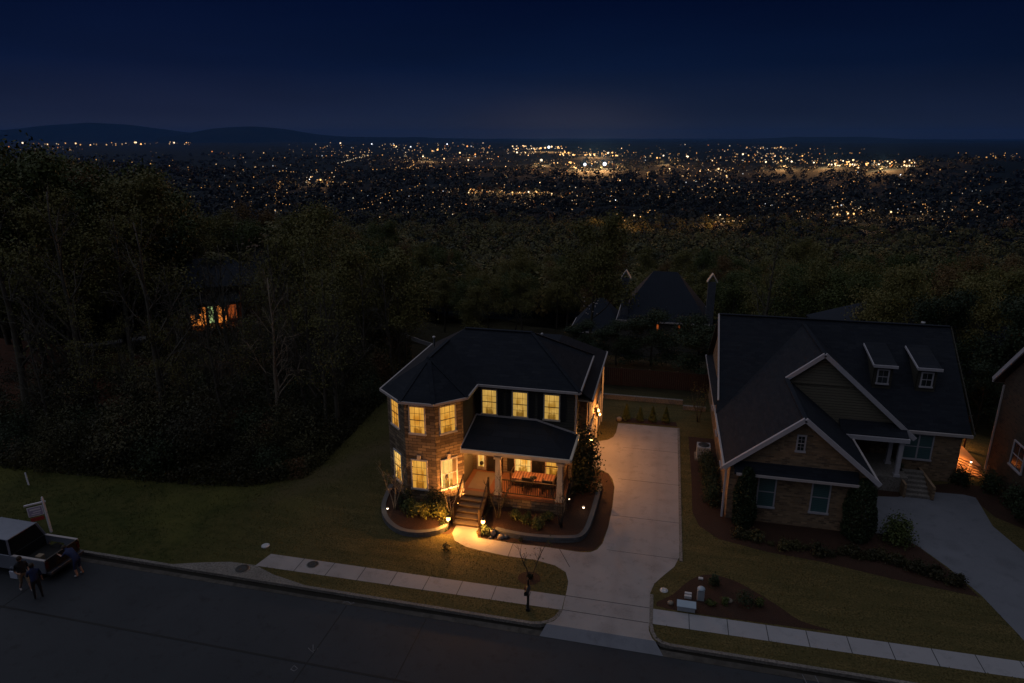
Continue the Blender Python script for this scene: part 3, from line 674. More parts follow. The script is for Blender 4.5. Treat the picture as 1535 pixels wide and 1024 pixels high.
# roof planes
S = 2.2/3.3
A = (-12.03, 32.18, 7.65)
R1 = MB()
for pl in ([(-12.8, 29.7, 6), (-10.95, 29.7, 6), A], [(-10.95, 29.7, 6), (-9.55, 31.05, 6), A],
           [(-9.55, 31.05, 6), (-9.55, 33, 6), (-12.03, 35.48, 7.65), A], [(-14.5, 31.2, 6), (-12.8, 29.7, 6), A],
           [(-14.5, 39.6, 6), (-14.5, 31.2, 6), A, (-12.03, 35.48, 7.65), (-11.2, 36.3, 8.2)],
           [(-9.55, 33, 6), (-3.9, 33, 6), (-7.2, 36.3, 8.2), (-11.2, 36.3, 8.2), (-12.03, 35.48, 7.65)],
           [(-3.9, 33, 6), (-3.9, 39.6, 6), (-7.2, 36.3, 8.2)],
           [(-3.9, 39.6, 6), (-14.5, 39.6, 6), (-11.2, 36.3, 8.2), (-7.2, 36.3, 8.2)]): R1.slab(pl, .10)
for pl in ([(-3.4, 34.6, 5), (-3.4, 43.6, 5), (-6.1, 40.9, 6.8), (-6.1, 34.6, 6.8)], [(-3.4, 43.6, 5), (-14.1, 43.6, 5), (-11.4, 40.9, 6.8), (-6.1, 40.9, 6.8)],
           [(-14.1, 43.6, 5), (-14.1, 35, 5), (-11.4, 37.7, 6.8), (-11.4, 40.9, 6.8)], [(-11.4, 37.7, 6.8), (-6.1, 37.7, 6.8), (-6.1, 40.9, 6.8), (-11.4, 40.9, 6.8)]): R1.slab(pl, .10)
rf = R1.build('roof', 'shingles', h1)
g1 = MB()
for run in ([(-14.5, 39.6, 6), (-14.5, 31.2, 6), (-12.8, 29.7, 6), (-10.95, 29.7, 6), (-9.55, 31.05, 6), (-9.55, 33, 6), (-3.9, 33, 6), (-3.9, 39.6, 6)],
            [(-3.4, 34.6, 5), (-3.4, 43.6, 5), (-14.1, 43.6, 5)]):
    edge_trim(g1, run)
g1.build('gutter', 'gutter', rf)
sf = MB(); sf.prism([(-14.45, 31.25), (-12.78, 29.75), (-10.97, 29.75), (-9.6, 31.07), (-9.6, 33.05), (-3.95, 33.05), (-3.95, 39.5), (-14.45, 39.5)], 5.86, 5.90); sf.box(-14, -3.45, 34.62, 43.5, 4.86, 4.9)
sf.build('soffit', 'cream_trim', rf)
rc = MB()
for a, b_ in (((-12.8, 29.7, 6), A), ((-10.95, 29.7, 6), A), ((-9.55, 31.05, 6), A), (A, (-12.03, 35.48, 7.65)), ((-3.9, 33, 6), (-7.2, 36.3, 8.2)), ((-11.2, 36.3, 8.2), (-7.2, 36.3, 8.2)), ((-3.9, 39.6, 6), (-7.2, 36.3, 8.2))):
    rc.bar((a[0], a[1], a[2]+.01), (b_[0], b_[1], b_[2]+.01), .22, .05)
rc.build('ridge_cap', 'shingles', rf)
for x, y, z, r_ in ((-6.9, 37.9, 7.15, .05), (-10.6, 38.0, 7.1, .05), (-13.3, 36.6, 6.9, .06), (-8.6, 38.6, 6.75, .05)):
    v_ = MB(); v_.lathe((x, y, z-.3), [(r_, 0), (r_, .75), (r_*1.5, .76), (r_*1.5, .84), (r_*.6, .88)], 8); v_.build('vent_pipe', 'white_trim', rf)
# downspouts
for x, y, z in ((-4.12, 33.2, 5.85), (-3.62, 34.9, 4.85), (-14.3, 39.2, 5.8)):
    v_ = MB(); v_.box(x-.04, x+.04, y-.04, y+.04, .1, z); v_.build('downspout', 'gutter', h1)
v_ = MB(); v_.box(-3.60, -3.5, 42.9, 43.0, .1, 4.85); v_.build('downspout', 'gutter', h1)
# upper windows
W0 = (-8.98, 33.3)
for cx in (-8.97, -7.23, -5.46):
    window(h1, (cx, 33.3), 0, .78, 4.22, 5.62, 'window_light_upper', 'cream_trim')
    shutter(h1, (cx, 33.3), 0, -.78, -.49, 4.15, 5.66); shutter(h1, (cx, 33.3), 0, .49, .78, 4.15, 5.66)
# turret windows
a2 = math.atan2(1.15, 1.15)
cR = ((-11.0-9.85)/2, (30.0+31.15)/2)
window(h1, (-11.97, 30.0), 0, .78, 4.20, 5.66, 'window_light', 'white_trim'); window(h1, (-11.97, 30.0), 0, .80, .98, 2.60, 'window_light', 'white_trim', key=True)
window(h1, (-10.50, 30.5), a2, .84, 4.20, 5.66, 'window_light', 'white_trim')
wr = window(h1, (-10.50, 30.5), a2, .86, .98, 2.60, 'window_light_bright', 'white_trim', (2, 1), key=True, mun='white_trim')
q = MB(); q.obox((-10.50, 30.5), a2, .20, .42, .0125, .02, 1.0, 2.58); q.build('curtain', 'screen_frame', wr)
q = MB(); q.lathe((-10.62, 30.40, 1.42), [(.05, 0), (.03, .1), (.11, .12), (.08, .32), (.01, .33)], 10); q.build('table_lamp', 'dark_wood', wr)
aL = math.atan2(-1.35, 1.5)
window(h1, (-13.45, 30.675), aL, .84, 4.20, 5.66, 'window_light', 'white_trim'); window(h1, (-13.45, 30.675), aL, .84, .98, 2.60, 'window_light_bright', 'white_trim')
# porch -----------------------------------------------------------------
pf = MB(); pf.box(-9.83, -4.3, 30.45, 33.29, .72, .9); pf.build('porch_floor', 'porch_boards', h1)
mb = MB(); mb.box(-9.8, -4.35, 30.55, 33.25, -.2, .72); mb.build('porch_base', 'ledge_stone', h1)
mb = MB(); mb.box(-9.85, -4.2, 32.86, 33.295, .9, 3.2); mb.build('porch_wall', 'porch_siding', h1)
mb = MB(); mb.box(-9.82, -4.3, 30.45, 33.2, 3.10, 3.16); mb.build('porch_ceiling', 'cream_trim', h1)
P1 = MB()
P1.slab([(-9.72, 30.2, 3.45), (-4.0, 30.2, 3.45), (-6.3, 33.3, 4.08), (-9.72, 33.3, 4.08)], .10)
P1.slab([(-4.0, 30.2, 3.45), (-4.0, 33.3, 3.45), (-6.3, 33.3, 4.08)], .10)
pr = P1.build('porch_roof', 'shingles', h1)
pt_ = MB(); edge_trim(pt_, [(-9.72, 30.15, 3.45), (-3.95, 30.15, 3.45), (-3.95, 33.3, 3.45)], .16, .12)
pt_.box(-9.8, -4.1, 30.35, 30.55, 3.12, 3.33); pt_.build('fascia', 'cream_trim', pr)
fl = MB(); fl.bar((-9.74, 33.22, 4.12), (-6.3, 33.22, 4.12), .07, .08); fl.bar((-6.3, 33.22, 4.12), (-4.1, 33.22, 3.53), .07, .08); fl.bar((-9.72, 30.2, 3.50), (-9.72, 33.2, 4.12), .05, .08)
fl.build('flashing', 'gutter', pr)
for x in (-7.78, -4.5):
    c_ = MB(); w0, w1 = .17, .12
    c_.add([(x-w0, 30.5-w0, .9), (x+w0, 30.5-w0, .9), (x+w0, 30.5+w0, .9), (x-w0, 30.5+w0, .9), (x-w1, 30.5-w1, 3.12), (x+w1, 30.5-w1, 3.12), (x+w1, 30.5+w1, 3.12), (x-w1, 30.5+w1, 3.12)],
           [(0,3,2,1),(4,5,6,7),(0,1,5,4),(1,2,6,5),(2,3,7,6),(3,0,4,7)])
    c_.box(x-.2, x+.2, 30.3, 30.7, 2.98, 3.12); c_.box(x-.21, x+.21, 30.29, 30.71, .9, 1.02)
    c_.build('porch_column', 'cream_trim', h1, .01)
    for z in (1.2, 1.55, 2.3):
        q = MB(); q.lathe((x-.02, 30.5-w0-.02, z), [(.03, 0), (.035, .03), (.01, .06)], 6)
    pb = MB(); pb.box(x-.26, x+.26, 30.28, 30.72, -.1, .72); pb.build('column_plinth', 'ledge_stone', h1)
def railing(parent, a, b_, z, h_=.86, sp_=.115, mat='dark_wood', name='railing'):
    r_ = MB(); a = Vector(a); b_ = Vector(b_); L = (b_-a).length
    r_.bar(a+Vector((0, 0, h_)), b_+Vector((0, 0, h_)), .07, .05); r_.bar(a+Vector((0, 0, .10)), b_+Vector((0, 0, .10)), .05, .04)
    n = int(L/sp_)
    for i in range(n+1):
        p_ = a.lerp(b_, i/n); r_.bar(p_+Vector((0, 0, .1)), p_+Vector((0, 0, h_)), .022)
    return r_.build(name, mat, parent)
railing(h1, (-7.58, 30.5, .9), (-4.72, 30.5, .9), .9)
railing(h1, (-4.42, 30.75, .9), (-4.42, 33.1, .9), .9)
# front door with glowing sidelight, windows under the porch
d1 = MB(); d1.box(-9.02, -8.12, 32.78, 32.86, .9, 3.02); dd = d1.build('door', 'dark_wood', h1, .01)
q = MB()
for zz0, zz1 in ((1.1, 1.75), (1.9, 2.85)):
    for x0 in (-8.92, -8.53): q.box(x0, x0+.31, 32.755, 32.781, zz0, zz1)
q.build('door_panel', 'dark_shutter', dd)
q = MB(); q.ball((-8.2, 32.73, 1.85), .035, 5); q.build('handle', 'gutter', dd)
s_ = MB(); s_.box(-9.62, -9.10, 32.80, 32.86, .95, 3.02); sd = s_.build('sidelight', 'cream_trim', h1)
s_ = MB(); s_.box(-9.52, -9.20, 32.78, 32.799, 1.15, 2.92); s_.build('pane', 'window_light_bright', sd)
q = MB(); q.ball((-9.30, 32.68, 1.42), .12, 7); q.build('door_wreath', 'dark_shutter', h1)
for cx in (-6.95, -5.2):
    window(h1, (cx, 32.86), 0, .86, 1.02, 2.7, 'window_light_bright' if cx < -6 else 'window_light', 'cream_trim', (3, 2))
    shutter(h1, (cx, 32.86), 0, -.90, -.52, 1.0, 2.8)
    if cx < -6: shutter(h1, (cx, 32.86), 0, .52, .86, 1.0, 2.8)
# steps
st = MB()
for i in range(6):
    z = .9 - i*.15; y1 = 30.45 - (i)*.33
    st.box(-9.62, -8.35, y1-.36, y1+.02, -.05, z-.02)
    pass
st.build('steps', 'dark_wood', h1)
for i in range(6):
    z = .9 - i*.15; y1 = 30.45 - i*.33
    q = MB(); q.box(-9.65, -8.32, y1-.39, y1-.005, z-.018, z+.012); q.build('tread', 'screen_frame', h1)
for x in (-9.68, -8.30):
    r_ = MB(); r_.bar((x, 30.4, 1.78), (x, 28.6, .92), .06, .05); r_.bar((x, 30.4, 1.05), (x, 28.6, .2), .05, .04)
    for k in range(11):
        y = 30.35-k*.17; z = 1.78-(30.4-y)*.478; r_.bar((x, y, z-.75), (x, y, z), .022)
    r_.bar((x, 30.42, .9), (x, 30.42, 1.85), .09); r_.bar((x, 28.55, 0), (x, 28.55, 1.0), .09)
    r_.build('stair_railing', 'dark_wood', h1)
dm = MB(); dm.box(-9.55, -8.4, 30.7, 32.6, .9, .915); tag(dm.build('doormat', 'khaki_cloth', None, org=(-8.98, 31.8, .9)), 'tan woven rug on the porch boards before the front door', 'rug')
# porch light
pl_ = MB(); pl_.lathe((-7.0, 31.9, 3.0), [(.05, 0), (.12, .03), (.12, .08), (.04, .1)], 10); plo = pl_.build('porch_lamp', 'lamp_porch', h1)
lamp('porch_light', (-7.0, 31.5, 2.85), 85, (1, .38, .09), .12, h1)
lamp('porch_light', (-5.4, 31.4, 2.8), 60, (1, .36, .10), .12, h1)
lamp('entry_light', (-9.0, 31.8, 2.8), 66, (1, .40, .10), .1, h1)
# garage side: doors, sconces, trims
for y0, y1 in ((35.45, 38.5), (40.6, 42.5)):
    g_ = MB(); g_.box(-3.72, -3.66, y0, y1, .02, 2.35); gd = g_.build('garage_door', 'cream_trim', h1)
    g_ = MB()
    for z in (.6, 1.18, 1.76): g_.box(-3.66, -3.652, y0+.05, y1-.05, z-.012, z+.012)
    g_.build('panel_seam', 'dark_shutter', gd)
    g_ = MB(); g_.box(-3.72, -3.6, y0-.14, y0, 0, 2.5); g_.box(-3.72, -3.6, y1, y1+.14, 0, 2.5); g_.box(-3.72, -3.6, y0-.14, y1+.14, 2.36, 2.5); g_.build('door_trim', 'cream_trim', gd)
for y, z, e_ in ((35.1, 2.38, 260), (39.3, 2.45, 200), (40.35, 1.75, 25)):
    s_ = MB(); s_.box(-3.72, -3.62, y-.06, y+.06, z-.15, z+.12); s_.lathe((-3.55, y, z-.17), [(.05, 0), (.075, .02), (.075, .26), (.11, .28), (.02, .38)], 8)
    wl_ = s_.build('wall_lantern', 'black_metal', h1)
    s_ = MB(); s_.ball((-3.46, y, z-.02), .085 if e_ > 20 else .05, 7); s_.build('bulb', 'lamp_warm', wl_)
    lamp('lantern_light', (-3.28, y-.05, z-.02), e_*1.15, (1, .40, .10), .06, h1)
# porch furniture
bn = thing('porch_bench', 'red striped daybed bench lit on the porch behind the railing', 'bench', (-6, 31.72, .9))
q = MB(); q.box(-7.3, -4.95, 31.47, 32.37, 1.22, 1.36); q.build('seat', 'red_cushion', bn, .03)
q = MB()
for i in range(15): q.box(-7.25+i*.156, -7.19+i*.156, 31.465, 32.375, 1.3, 1.363)
q.build('cushion_stripe', 'cushion_stripe', bn)
q = MB(); q.box(-7.35, -4.9, 31.45, 32.42, 1.12, 1.22); q.build('frame', 'dark_wood', bn)
for x in (-7.25, -5.0):
    for y in (31.55, 32.27): q = MB(); q.box(x-.04, x+.04, y-.04, y+.04, .9, 1.14); q.build('leg', 'dark_wood', bn)
for x in (-7.36, -4.9): 
    q = MB(); q.bar((x, 31.47, 1.22), (x, 31.47, 1.62), .05); q.bar((x, 32.37, 1.22), (x, 32.37, 1.8), .05); q.bar((x, 31.45, 1.62), (x, 32.39, 1.62), .06); q.build('arm', 'dark_wood', bn)
q = MB(); q.bar((-5.75, 32.4, 1.8), (-4.9, 32.4, 1.8), .05); q.bar((-5.35, 32.4, 1.3), (-5.35, 32.4, 1.8), .04); q.bar((-5.75, 32.4, 1.3), (-5.75, 32.4, 1.8), .04); q.build('backrest', 'dark_wood', bn)
q = MB(); q.lathe((-6.15, 31.72, 1.364), [(.16, 0), (.2, .05), (.05, .09)], 8); tag(q.build('tray', 'black_metal', None, org=(-6.15, 31.72, 1.36)), 'small dark tray lying on the red porch bench', 'tray')
def porch_chair(x, y, rz, label):
    c_ = thing('porch_chair', label, 'chair', (x, y, .9)); 
    q = MB(); q.box(x-.28, x+.28, y-.28, y+.28, 1.22, 1.34); q.build('seat', 'dark_shutter', c_, .02)
    q = MB(); q.box(x-.28, x+.28, y-.32, y-.24, 1.3, 1.72); q.build('backrest', 'dark_shutter', c_, .02)
    for a in (-1, 1):
        q = MB(); q.box(x+a*.3-.03, x+a*.3+.03, y-.3, y+.28, 1.48, 1.53); q.build('arm', 'dark_shutter', c_)
        for b_ in (-1, 1): q = MB(); q.bar((x+a*.24, y+b_*.24, .9), (x+a*.24, y+b_*.24, 1.24), .045); q.build('leg', 'dark_shutter', c_)
    return c_
porch_chair(-5.25, 31.25, 0, 'dark porch chair nearest the right porch column')
porch_chair(-6.35, 31.3, 0, 'dark porch chair in the middle behind the railing')

# planter walls (block) ------------------------------------------------------
def planter_wall(label, pts, z1=.27, th=.24):
    sp_ = smooth_pts(pts, 4, False); m_ = MB()
    for (x0, y0), (x1, y1) in zip(sp_[:-1], sp_[1:]):
        dx, dy = x1-x0, y1-y0; L = math.hypot(dx, dy); nx, ny = -dy/L*th, dx/L*th
        m_.prism([(x0, y0), (x1, y1), (x1+nx, y1+ny), (x0+nx, y0+ny)], -.05, z1)
    o = m_.build('retaining_wall', 'block_wall', None, org=(pts[0][0], pts[0][1], 0)); return tag(o, label, 'garden wall')
planter_wall('curved grey block wall round the mulch bed before the stone turret', [(-14.3, 31.2), (-13.9, 29.2), (-13.2, 27.9), (-12.2, 27.1), (-11.2, 26.95), (-10.2, 27.35), (-9.75, 28.0)])
planter_wall('curved grey block wall round the bed before and beside the porch', [(-7.4, 28.15), (-6.6, 28.0), (-5.4, 27.95), (-3.7, 28.2), (-2.95, 28.75), (-2.7, 30.5), (-2.6, 33.9)])
sheet('mulch_bed', [(-14.1, 31.3), (-13.75, 29.2), (-13.0, 28.05), (-12.1, 27.3), (-11.2, 27.15), (-10.3, 27.5), (-9.85, 28.2), (-9.75, 31.1), (-11, 29.95), (-12.7, 29.95)], .20, 'mulch')
sheet('mulch_bed', [(-7.5, 28.3), (-6.6, 28.2), (-5.4, 28.15), (-3.8, 28.4), (-3.15, 28.9), (-2.9, 30.5), (-2.8, 33.8), (-4.1, 33.9), (-4.3, 30.4), (-8.1, 30.4)], .20, 'mulch')

# ================================================================== HOUSE 2 (dark, two gables)
h2 = thing('brick_house', 'dark brick house with two white-edged front gables and two dormers', 'house', (10, 41, 0))
mb = MB(); mb.prism([(3.95, 32.3), (10.5, 32.3), (10.5, 40.2), (13.9, 40.2), (13.9, 39.1), (17.0, 39.1), (17.0, 50), (3.95, 50)], -.3, 3.05)
mb.wallslab([(3.95, 32.3, 3.05), (10.5, 32.3, 3.05), (7.1, 32.3, 5.85)], (0, -1), .15)
mb.wallslab([(3.97, 50, 3.05), (3.97, 39.2, 3.05), (3.97, 44.6, 7.55)], (-1, 0), .15)
mb.wallslab([(17.0, 39.2, 3.05), (17.0, 50, 3.05), (17.0, 44.6, 7.55)], (1, 0), .15)
mb.build('wall', 'tan_brick', h2)
mb = MB(); mb.wallslab([(7.0, 38.1, 3.05), (13.85, 38.1, 3.05), (8.94, 38.1, 7.38), (7.0, 38.1, 5.75)], (0, -1), .12); mb.build('gable_siding', 'lap_siding', h2)
mb = MB(); mb.bar((7.2, 38.04, 5.75), (10.75, 38.04, 5.75), .05, .10); mb.build('band_board', 'lap_siding', h2)
R2 = MB()
zl = lambda x: 3.1+.84*(x-3.65)
R2.slab([(3.65, 31.9, 3.1), (7.1, 31.9, zl(7.1)), (7.1, 37.8, zl(7.1)), (8.94, 37.8, zl(8.94)), (8.94, 44.29, zl(8.94)), (3.65, 38.8, 3.1)][::1], .12)
R2.slab([(7.1, 31.9, 6.0), (10.75, 31.9, 3.0), (10.75, 38.3, 3.0), (7.1, 38.3, 6.0)][::-1], .12)
R2.slab([(8.94, 37.8, 7.544), (14.0, 37.8, 3.09), (14.0, 38.8, 3.09), (8.94, 44.29, 7.544)][::-1], .12)
R2.slab([(3.6, 38.8, 3.1), (17.3, 38.8, 3.1), (17.4, 44.6, 7.8), (3.75, 44.6, 7.8)], .12)
R2.slab([(3.75, 44.6, 7.8), (17.4, 44.6, 7.8), (17.3, 50.4, 3.1), (3.6, 50.4, 3.1)], .12)
R2.slab([(3.55, 40.2, 3.12), (4.1, 40.2, 3.5), (4.1, 50.2, 3.5), (3.55, 50.2, 3.12)][::-1], .08)
R2.slab([(4.1, 31.75, 2.92), (9.9, 31.75, 2.92), (9.9, 32.3, 3.35), (4.1, 32.3, 3.35)], .08)
R2.slab([(10.2, 37.15, 3.32), (13.6, 37.15, 3.32), (13.6, 38.1, 3.75), (10.2, 38.1, 3.75)], .08)
r2 = R2.build('roof', 'shingles', h2)
q = MB(); q.bar((3.55, 31.85, 3.08), (7.1, 31.85, 6.03), .14, .22); q.bar((7.1, 31.85, 6.03), (10.8, 31.85, 2.98), .14, .22)
q.build('bargeboard', 'lilac_trim', r2)
q = MB(); q.bar((7.1, 37.75, 6.0), (8.94, 37.75, 7.56), .14, .22); q.bar((8.94, 37.75, 7.56), (14.1, 37.75, 3.03), .14, .24)
q.build('bargeboard', 'lilac_trim', r2)
for run, hh, ww in (([(3.6, 31.9, 3.1), (3.55, 50.4, 3.1)], .12, .1), ([(10.8, 31.9, 3.02), (10.8, 38.0, 3.02)], .12, .1), ([(14.0, 38.78, 3.1), (17.35, 38.78, 3.1)], .16, .12), ([(4.2, 31.7, 2.92), (9.9, 31.7, 2.92)], .12, .08)):
    q = MB(); edge_trim(q, run, hh, ww); q.build('gutter', 'gutter', r2)
q = MB(); q.bar((3.72, 39.5, 3.7), (3.72, 44.6, 7.8), .10, .14); q.build('bargeboard', 'gutter', r2)
q = MB(); q.bar((17.45, 38.8, 3.1), (17.45, 44.6, 7.8), .05, .10); q.build('bargeboard', 'dark_siding', r2)
q = MB(); q.box(10.2, 13.65, 37.05, 37.25, 3.02, 3.26); q.build('porch_fascia', 'lilac_trim', r2)
q = MB(); q.bar((3.75, 44.6, 7.83), (17.4, 44.6, 7.83), .25, .05); q.bar((8.94, 37.9, 7.57), (8.94, 44.2, 7.57), .22, .05); q.bar((7.1, 32, 6.03), (7.1, 37.8, 6.03), .22, .05); q.build('ridge_cap', 'shingles', r2)
q = MB(); q.lathe((16.2, 45.5, 7.0), [(.08, 0), (.08, .7), (.13, .72), (.13, .8)], 8); q.build('vent_pipe', 'lid_white', r2)
# garage and gable windows
for cx in (5.8, 8.35): window(h2, (cx, 32.3), 0, .76, .95, 2.58, 'teal_blind', 'lilac_trim', (1, 1), mun='lilac_trim')
window(h2, (7.12, 32.3), 0, .30, 4.22, 4.98, 'dark_glass', 'lilac_trim', (2, 2), mun='lilac_trim')
window(h2, (14.82, 39.1), 0, 1.40, 1.30, 2.78, 'teal_blind', 'lilac_trim', (1, 1), double=True, mun='lilac_trim')
for y in (36.2, 40.6, 44.8): window(h2, (3.95, y), -math.pi/2, .8, 1.1, 2.4, 'dark_glass', 'lilac_trim', (2, 1), mun='lilac_trim')
# dormers
for x0, lab in ((12.45, 'left'), (14.78, 'right')):
    q = MB(); q.wallslab([(x0, 40.87, 4.6), (x0+1.0, 40.87, 4.6), (x0+1.0, 40.87, 6.2), (x0, 40.87, 6.2)], (0, -1), .1)
    for xx, n in ((x0, (-1, 0)), (x0+1.0, (1, 0))):
        q.wallslab([(xx, 40.88, 4.6), (xx, 42.9, 6.3), (xx, 40.88, 6.2)], n, .06)
    dmr = q.build('dormer', 'dark_siding', h2)
    q = MB(); q.slab([(x0-.12, 40.62, 6.27), (x0+1.14, 40.62, 6.27), (x0+1.14, 43.4, 6.86), (x0-.12, 43.4, 6.86)], .08); q.build('dormer_roof', 'shingles', dmr)
    q = MB(); q.box(x0-.14, x0+1.16, 40.56, 40.63, 6.13, 6.29); q.bar((x0-.14, 40.6, 6.22), (x0-.14, 43.2, 6.77), .05, .12); q.build('fascia', 'lilac_trim', dmr)
    window(dmr, (x0+.5, 40.87), 0, .52, 5.12, 5.9, 'dark_glass', 'lilac_trim', (2, 1), mun='lilac_trim')
# porch of house 2
q = MB(); q.box(10.55, 13.95, 37.2, 40.2, -.1, .9); q.build('porch_floor', 'curb_concrete', h2)
for x, y in ((13.35, 37.35), (13.35, 38.95)):
    q = MB(); q.box(x-.11, x+.11, y-.11, y+.11, .9, 3.05); q.box(x-.16, x+.16, y-.16, y+.16, .9, 1.05); q.box(x-.16, x+.16, y-.16, y+.16, 2.9, 3.05); q.build('porch_column', 'lilac_trim', h2)
q = MB(); q.box(11.3, 12.7, 40.12, 40.2, .9, 3.0); dd = q.build('door', 'brown_door', h2)
q = MB(); q.box(11.45, 11.95, 40.1, 40.121, 1.7, 2.8); q.box(12.05, 12.55, 40.1, 40.121, 1.7, 2.8); q.build('door_glass', 'dark_glass', dd)
q = MB()
for i in range(6): q.box(13.75, 15.0, 36.7+i*.27, 38.4, -.05, .15*(i+1))
q.build('steps', 'curb_concrete', h2)
q = MB(); q.box(13.62, 13.74, 36.6, 38.5, 0, .8); q.build('stair_wall', 'tan_brick', h2)
q = MB(); q.box(15.02, 15.16, 36.6, 39.05, 0, .8); q.build('stair_wall', 'tan_brick', h2)
q = MB(); q.box(3.7, 3.8, 32.18, 32.28, .1, 3.0); q.box(10.62, 10.72, 32.2, 32.3, .1, 2.9); q.build('downspout', 'lilac_trim', h2)

# ================================================================== HOUSE 4 (right edge)
h4 = thing('brick_house', 'brown house cut off by the right edge, pale rake board rising', 'house', (24, 35, 0))
X4 = 19.35
mb = MB(); mb.box(X4, 31, 29.6, 41.1, -.3, 5.8)
mb.wallslab([(X4, 41.1, 5.8), (X4, 29.6, 5.8), (X4, 35.35, 11.6)], (-1, 0), .2)
mb.build('wall', 'dark_brick', h4)
q = MB(); q.slab([(X4-.35, 41.5, 5.6), (X4-.35, 35.35, 11.9), (31.3, 35.35, 11.9), (31.3, 41.5, 5.6)][::1], .14); q.slab([(X4-.35, 29.2, 5.6), (31.3, 29.2, 5.6), (31.3, 35.35, 11.9), (X4-.35, 35.35, 11.9)], .14); r4 = q.build('roof', 'shingles', h4)
q = MB(); q.bar((X4-.38, 41.55, 5.62), (X4-.38, 35.35, 11.93), .12, .24); q.bar((X4-.38, 29.2, 5.55), (X4-.38, 35.35, 11.93), .12, .24); q.bar((X4-.38, 41.6, 5.5), (31.3, 41.6, 5.5), .14, .14); q.build('bargeboard', 'lilac_trim', r4)
window(h4, (X4, 38.0), -math.pi/2, 1.2, 1.75, 3.1, 'dark_glass', 'lilac_trim', (2, 1), mun='lilac_trim')
window(h4, (X4, 34.2), -math.pi/2, 1.2, 1.75, 3.1, 'dark_glass', 'lilac_trim', (2, 1), mun='lilac_trim')
q = MB(); q.box(X4-.1, X4-.02, 40.9, 40.98, .1, 5.5); q.build('downspout', 'gutter', h4)

# lit patio between houses 2 and 4
pat = thing('patio_deck', 'orange lamplit timber deck between the two right-hand houses', 'deck', (18.2, 42.5, 0))
q = MB(); q.box(17.15, 19.2, 41.2, 46.2, 0, .22); q.build('deck_floor', 'warm_wood', pat)
q = MB()
for i in range(5): q.bar((17.1+.12, 41.05-i*.0, .3+i*.16), (18.9, 39.9, .3+i*.16-.35), .04)
q.bar((17.15, 41.1, 0), (17.15, 41.1, 1.15), .09); q.bar((18.95, 39.9, 0), (18.95, 39.9, .9), .09); q.build('railing', 'warm_wood', pat)
q = MB()
for i in range(4): q.box(17.3, 18.9, 40.9-i*.25, 41.2-i*.25, 0, .2-i*.045)
q.build('steps', 'warm_wood', pat)
q = MB(); 
for x, y in ((18.35, 43.6), (19.25, 43.9)): q.bar((x, y, 0), (x, y, 2.3), .09)
q.bar((18.25, 43.55, 2.3), (19.4, 43.95, 2.3), .1); q.build('arbour_post', 'dark_wood', pat)
def garden_lamp(x, y, z, h_, e_, label, bulb=.055, mat='lamp_small', group=None, col=(1, .55, .22)):
    t_ = thing('garden_lamp', label, 'lamp', (x, y, z), group)
    q = MB(); q.tube([(x, y, z-.05), (x, y, z+h_)], .018, 6); q.build('stake', 'black_metal', t_)
    q = MB(); q.ball((x, y, z+h_+bulb), bulb, 7); q.build('bulb', mat, t_)
    q = MB(); q.lathe((x, y, z+h_+bulb*2.05), [(bulb*1.3, 0), (bulb*1.3, .012), (.01, .05)], 10); q.build('cap', 'black_metal', t_)
    if e_: lamp('garden_light', (x, y, z+h_+bulb*2.8 if h_ < .2 or e_ < 30 else z+h_-.02), e_, col, .05, t_, 150 if e_ > 30 else None, (x, y, z-1) if e_ > 30 else None)
    return t_
garden_lamp(17.95, 41.9, .22, .7, 240, 'garden lamp on the near part of the orange deck', col=(1, .40, .10))
garden_lamp(17.9, 44.6, .22, .9, 150, 'garden lamp at the left back of the orange deck', col=(1, .40, .10))
garden_lamp(18.85, 44.2, .22, 1.3, 150, 'bright garden lamp under the arbour by the deck', .07, 'lamp_warm', col=(1, .42, .12))
garden_lamp(18.3, 40.5, .0, .7, 60, 'garden lamp at the foot of the deck steps', col=(1, .40, .10))

# ================================================================== HOUSE 3 (behind, below)
def to_frame(cx, cy, rz):
    c_, s_ = math.cos(rz), math.sin(rz)
    return lambda x, y, z: (cx + c_*x - s_*y, cy + s_*x + c_*y, z)
def xf(mb, f):
    mb.v = [f(*v_) for v_ in mb.v]; return mb
def hip(mb, x0, x1, y0, y1, z0, z1, inset, insety=None):
    iy = insety if insety is not None else (y1-y0)/2
    a = [(x0, y0, z0), (x1, y0, z0), (x1, y1, z0), (x0, y1, z0)]
    rr = [(x0+inset, y0+iy, z1), (x1-inset, y0+iy, z1), (x1-inset, y1-iy, z1), (x0+inset, y1-iy, z1)]
    if abs(y1-y0-2*iy) < .01:
        mb.slab([a[0], a[1], rr[1], rr[0]], .15); mb.slab([a[2], a[3], rr[0], rr[1]], .15); mb.slab([a[1], a[2], rr[1]], .15); mb.slab([a[3], a[0], rr[0]], .15)
    else:
        for i in range(4): mb.slab([a[i], a[(i+1) % 4], rr[(i+1) % 4], rr[i]], .15)
        mb.slab(rr, .15)
h3 = thing('brick_house', 'dark manor with steep hipped roof and two capped chimneys beyond the garden', 'house', (0, 103, -13.5))
f3 = to_frame(.2, 99.8, 0)
mb = MB(); mb.box(-6.3, 6.4, .4, 12, -16, -7.8); mb.box(-13.8, -5.5, 2, 10, -17, -10.4); xf(mb, f3).build('wall', 'siding_dark', h3)
mb = MB(); hip(mb, -6.8, 6.9, 0, 12.4, -7.8, -1.2, 5.0); hip(mb, -14.2, -5.5, 1.6, 10.4, -10.5, -5.9, 3.8); rr3 = xf(mb, f3).build('roof', 'roof_far', h3)
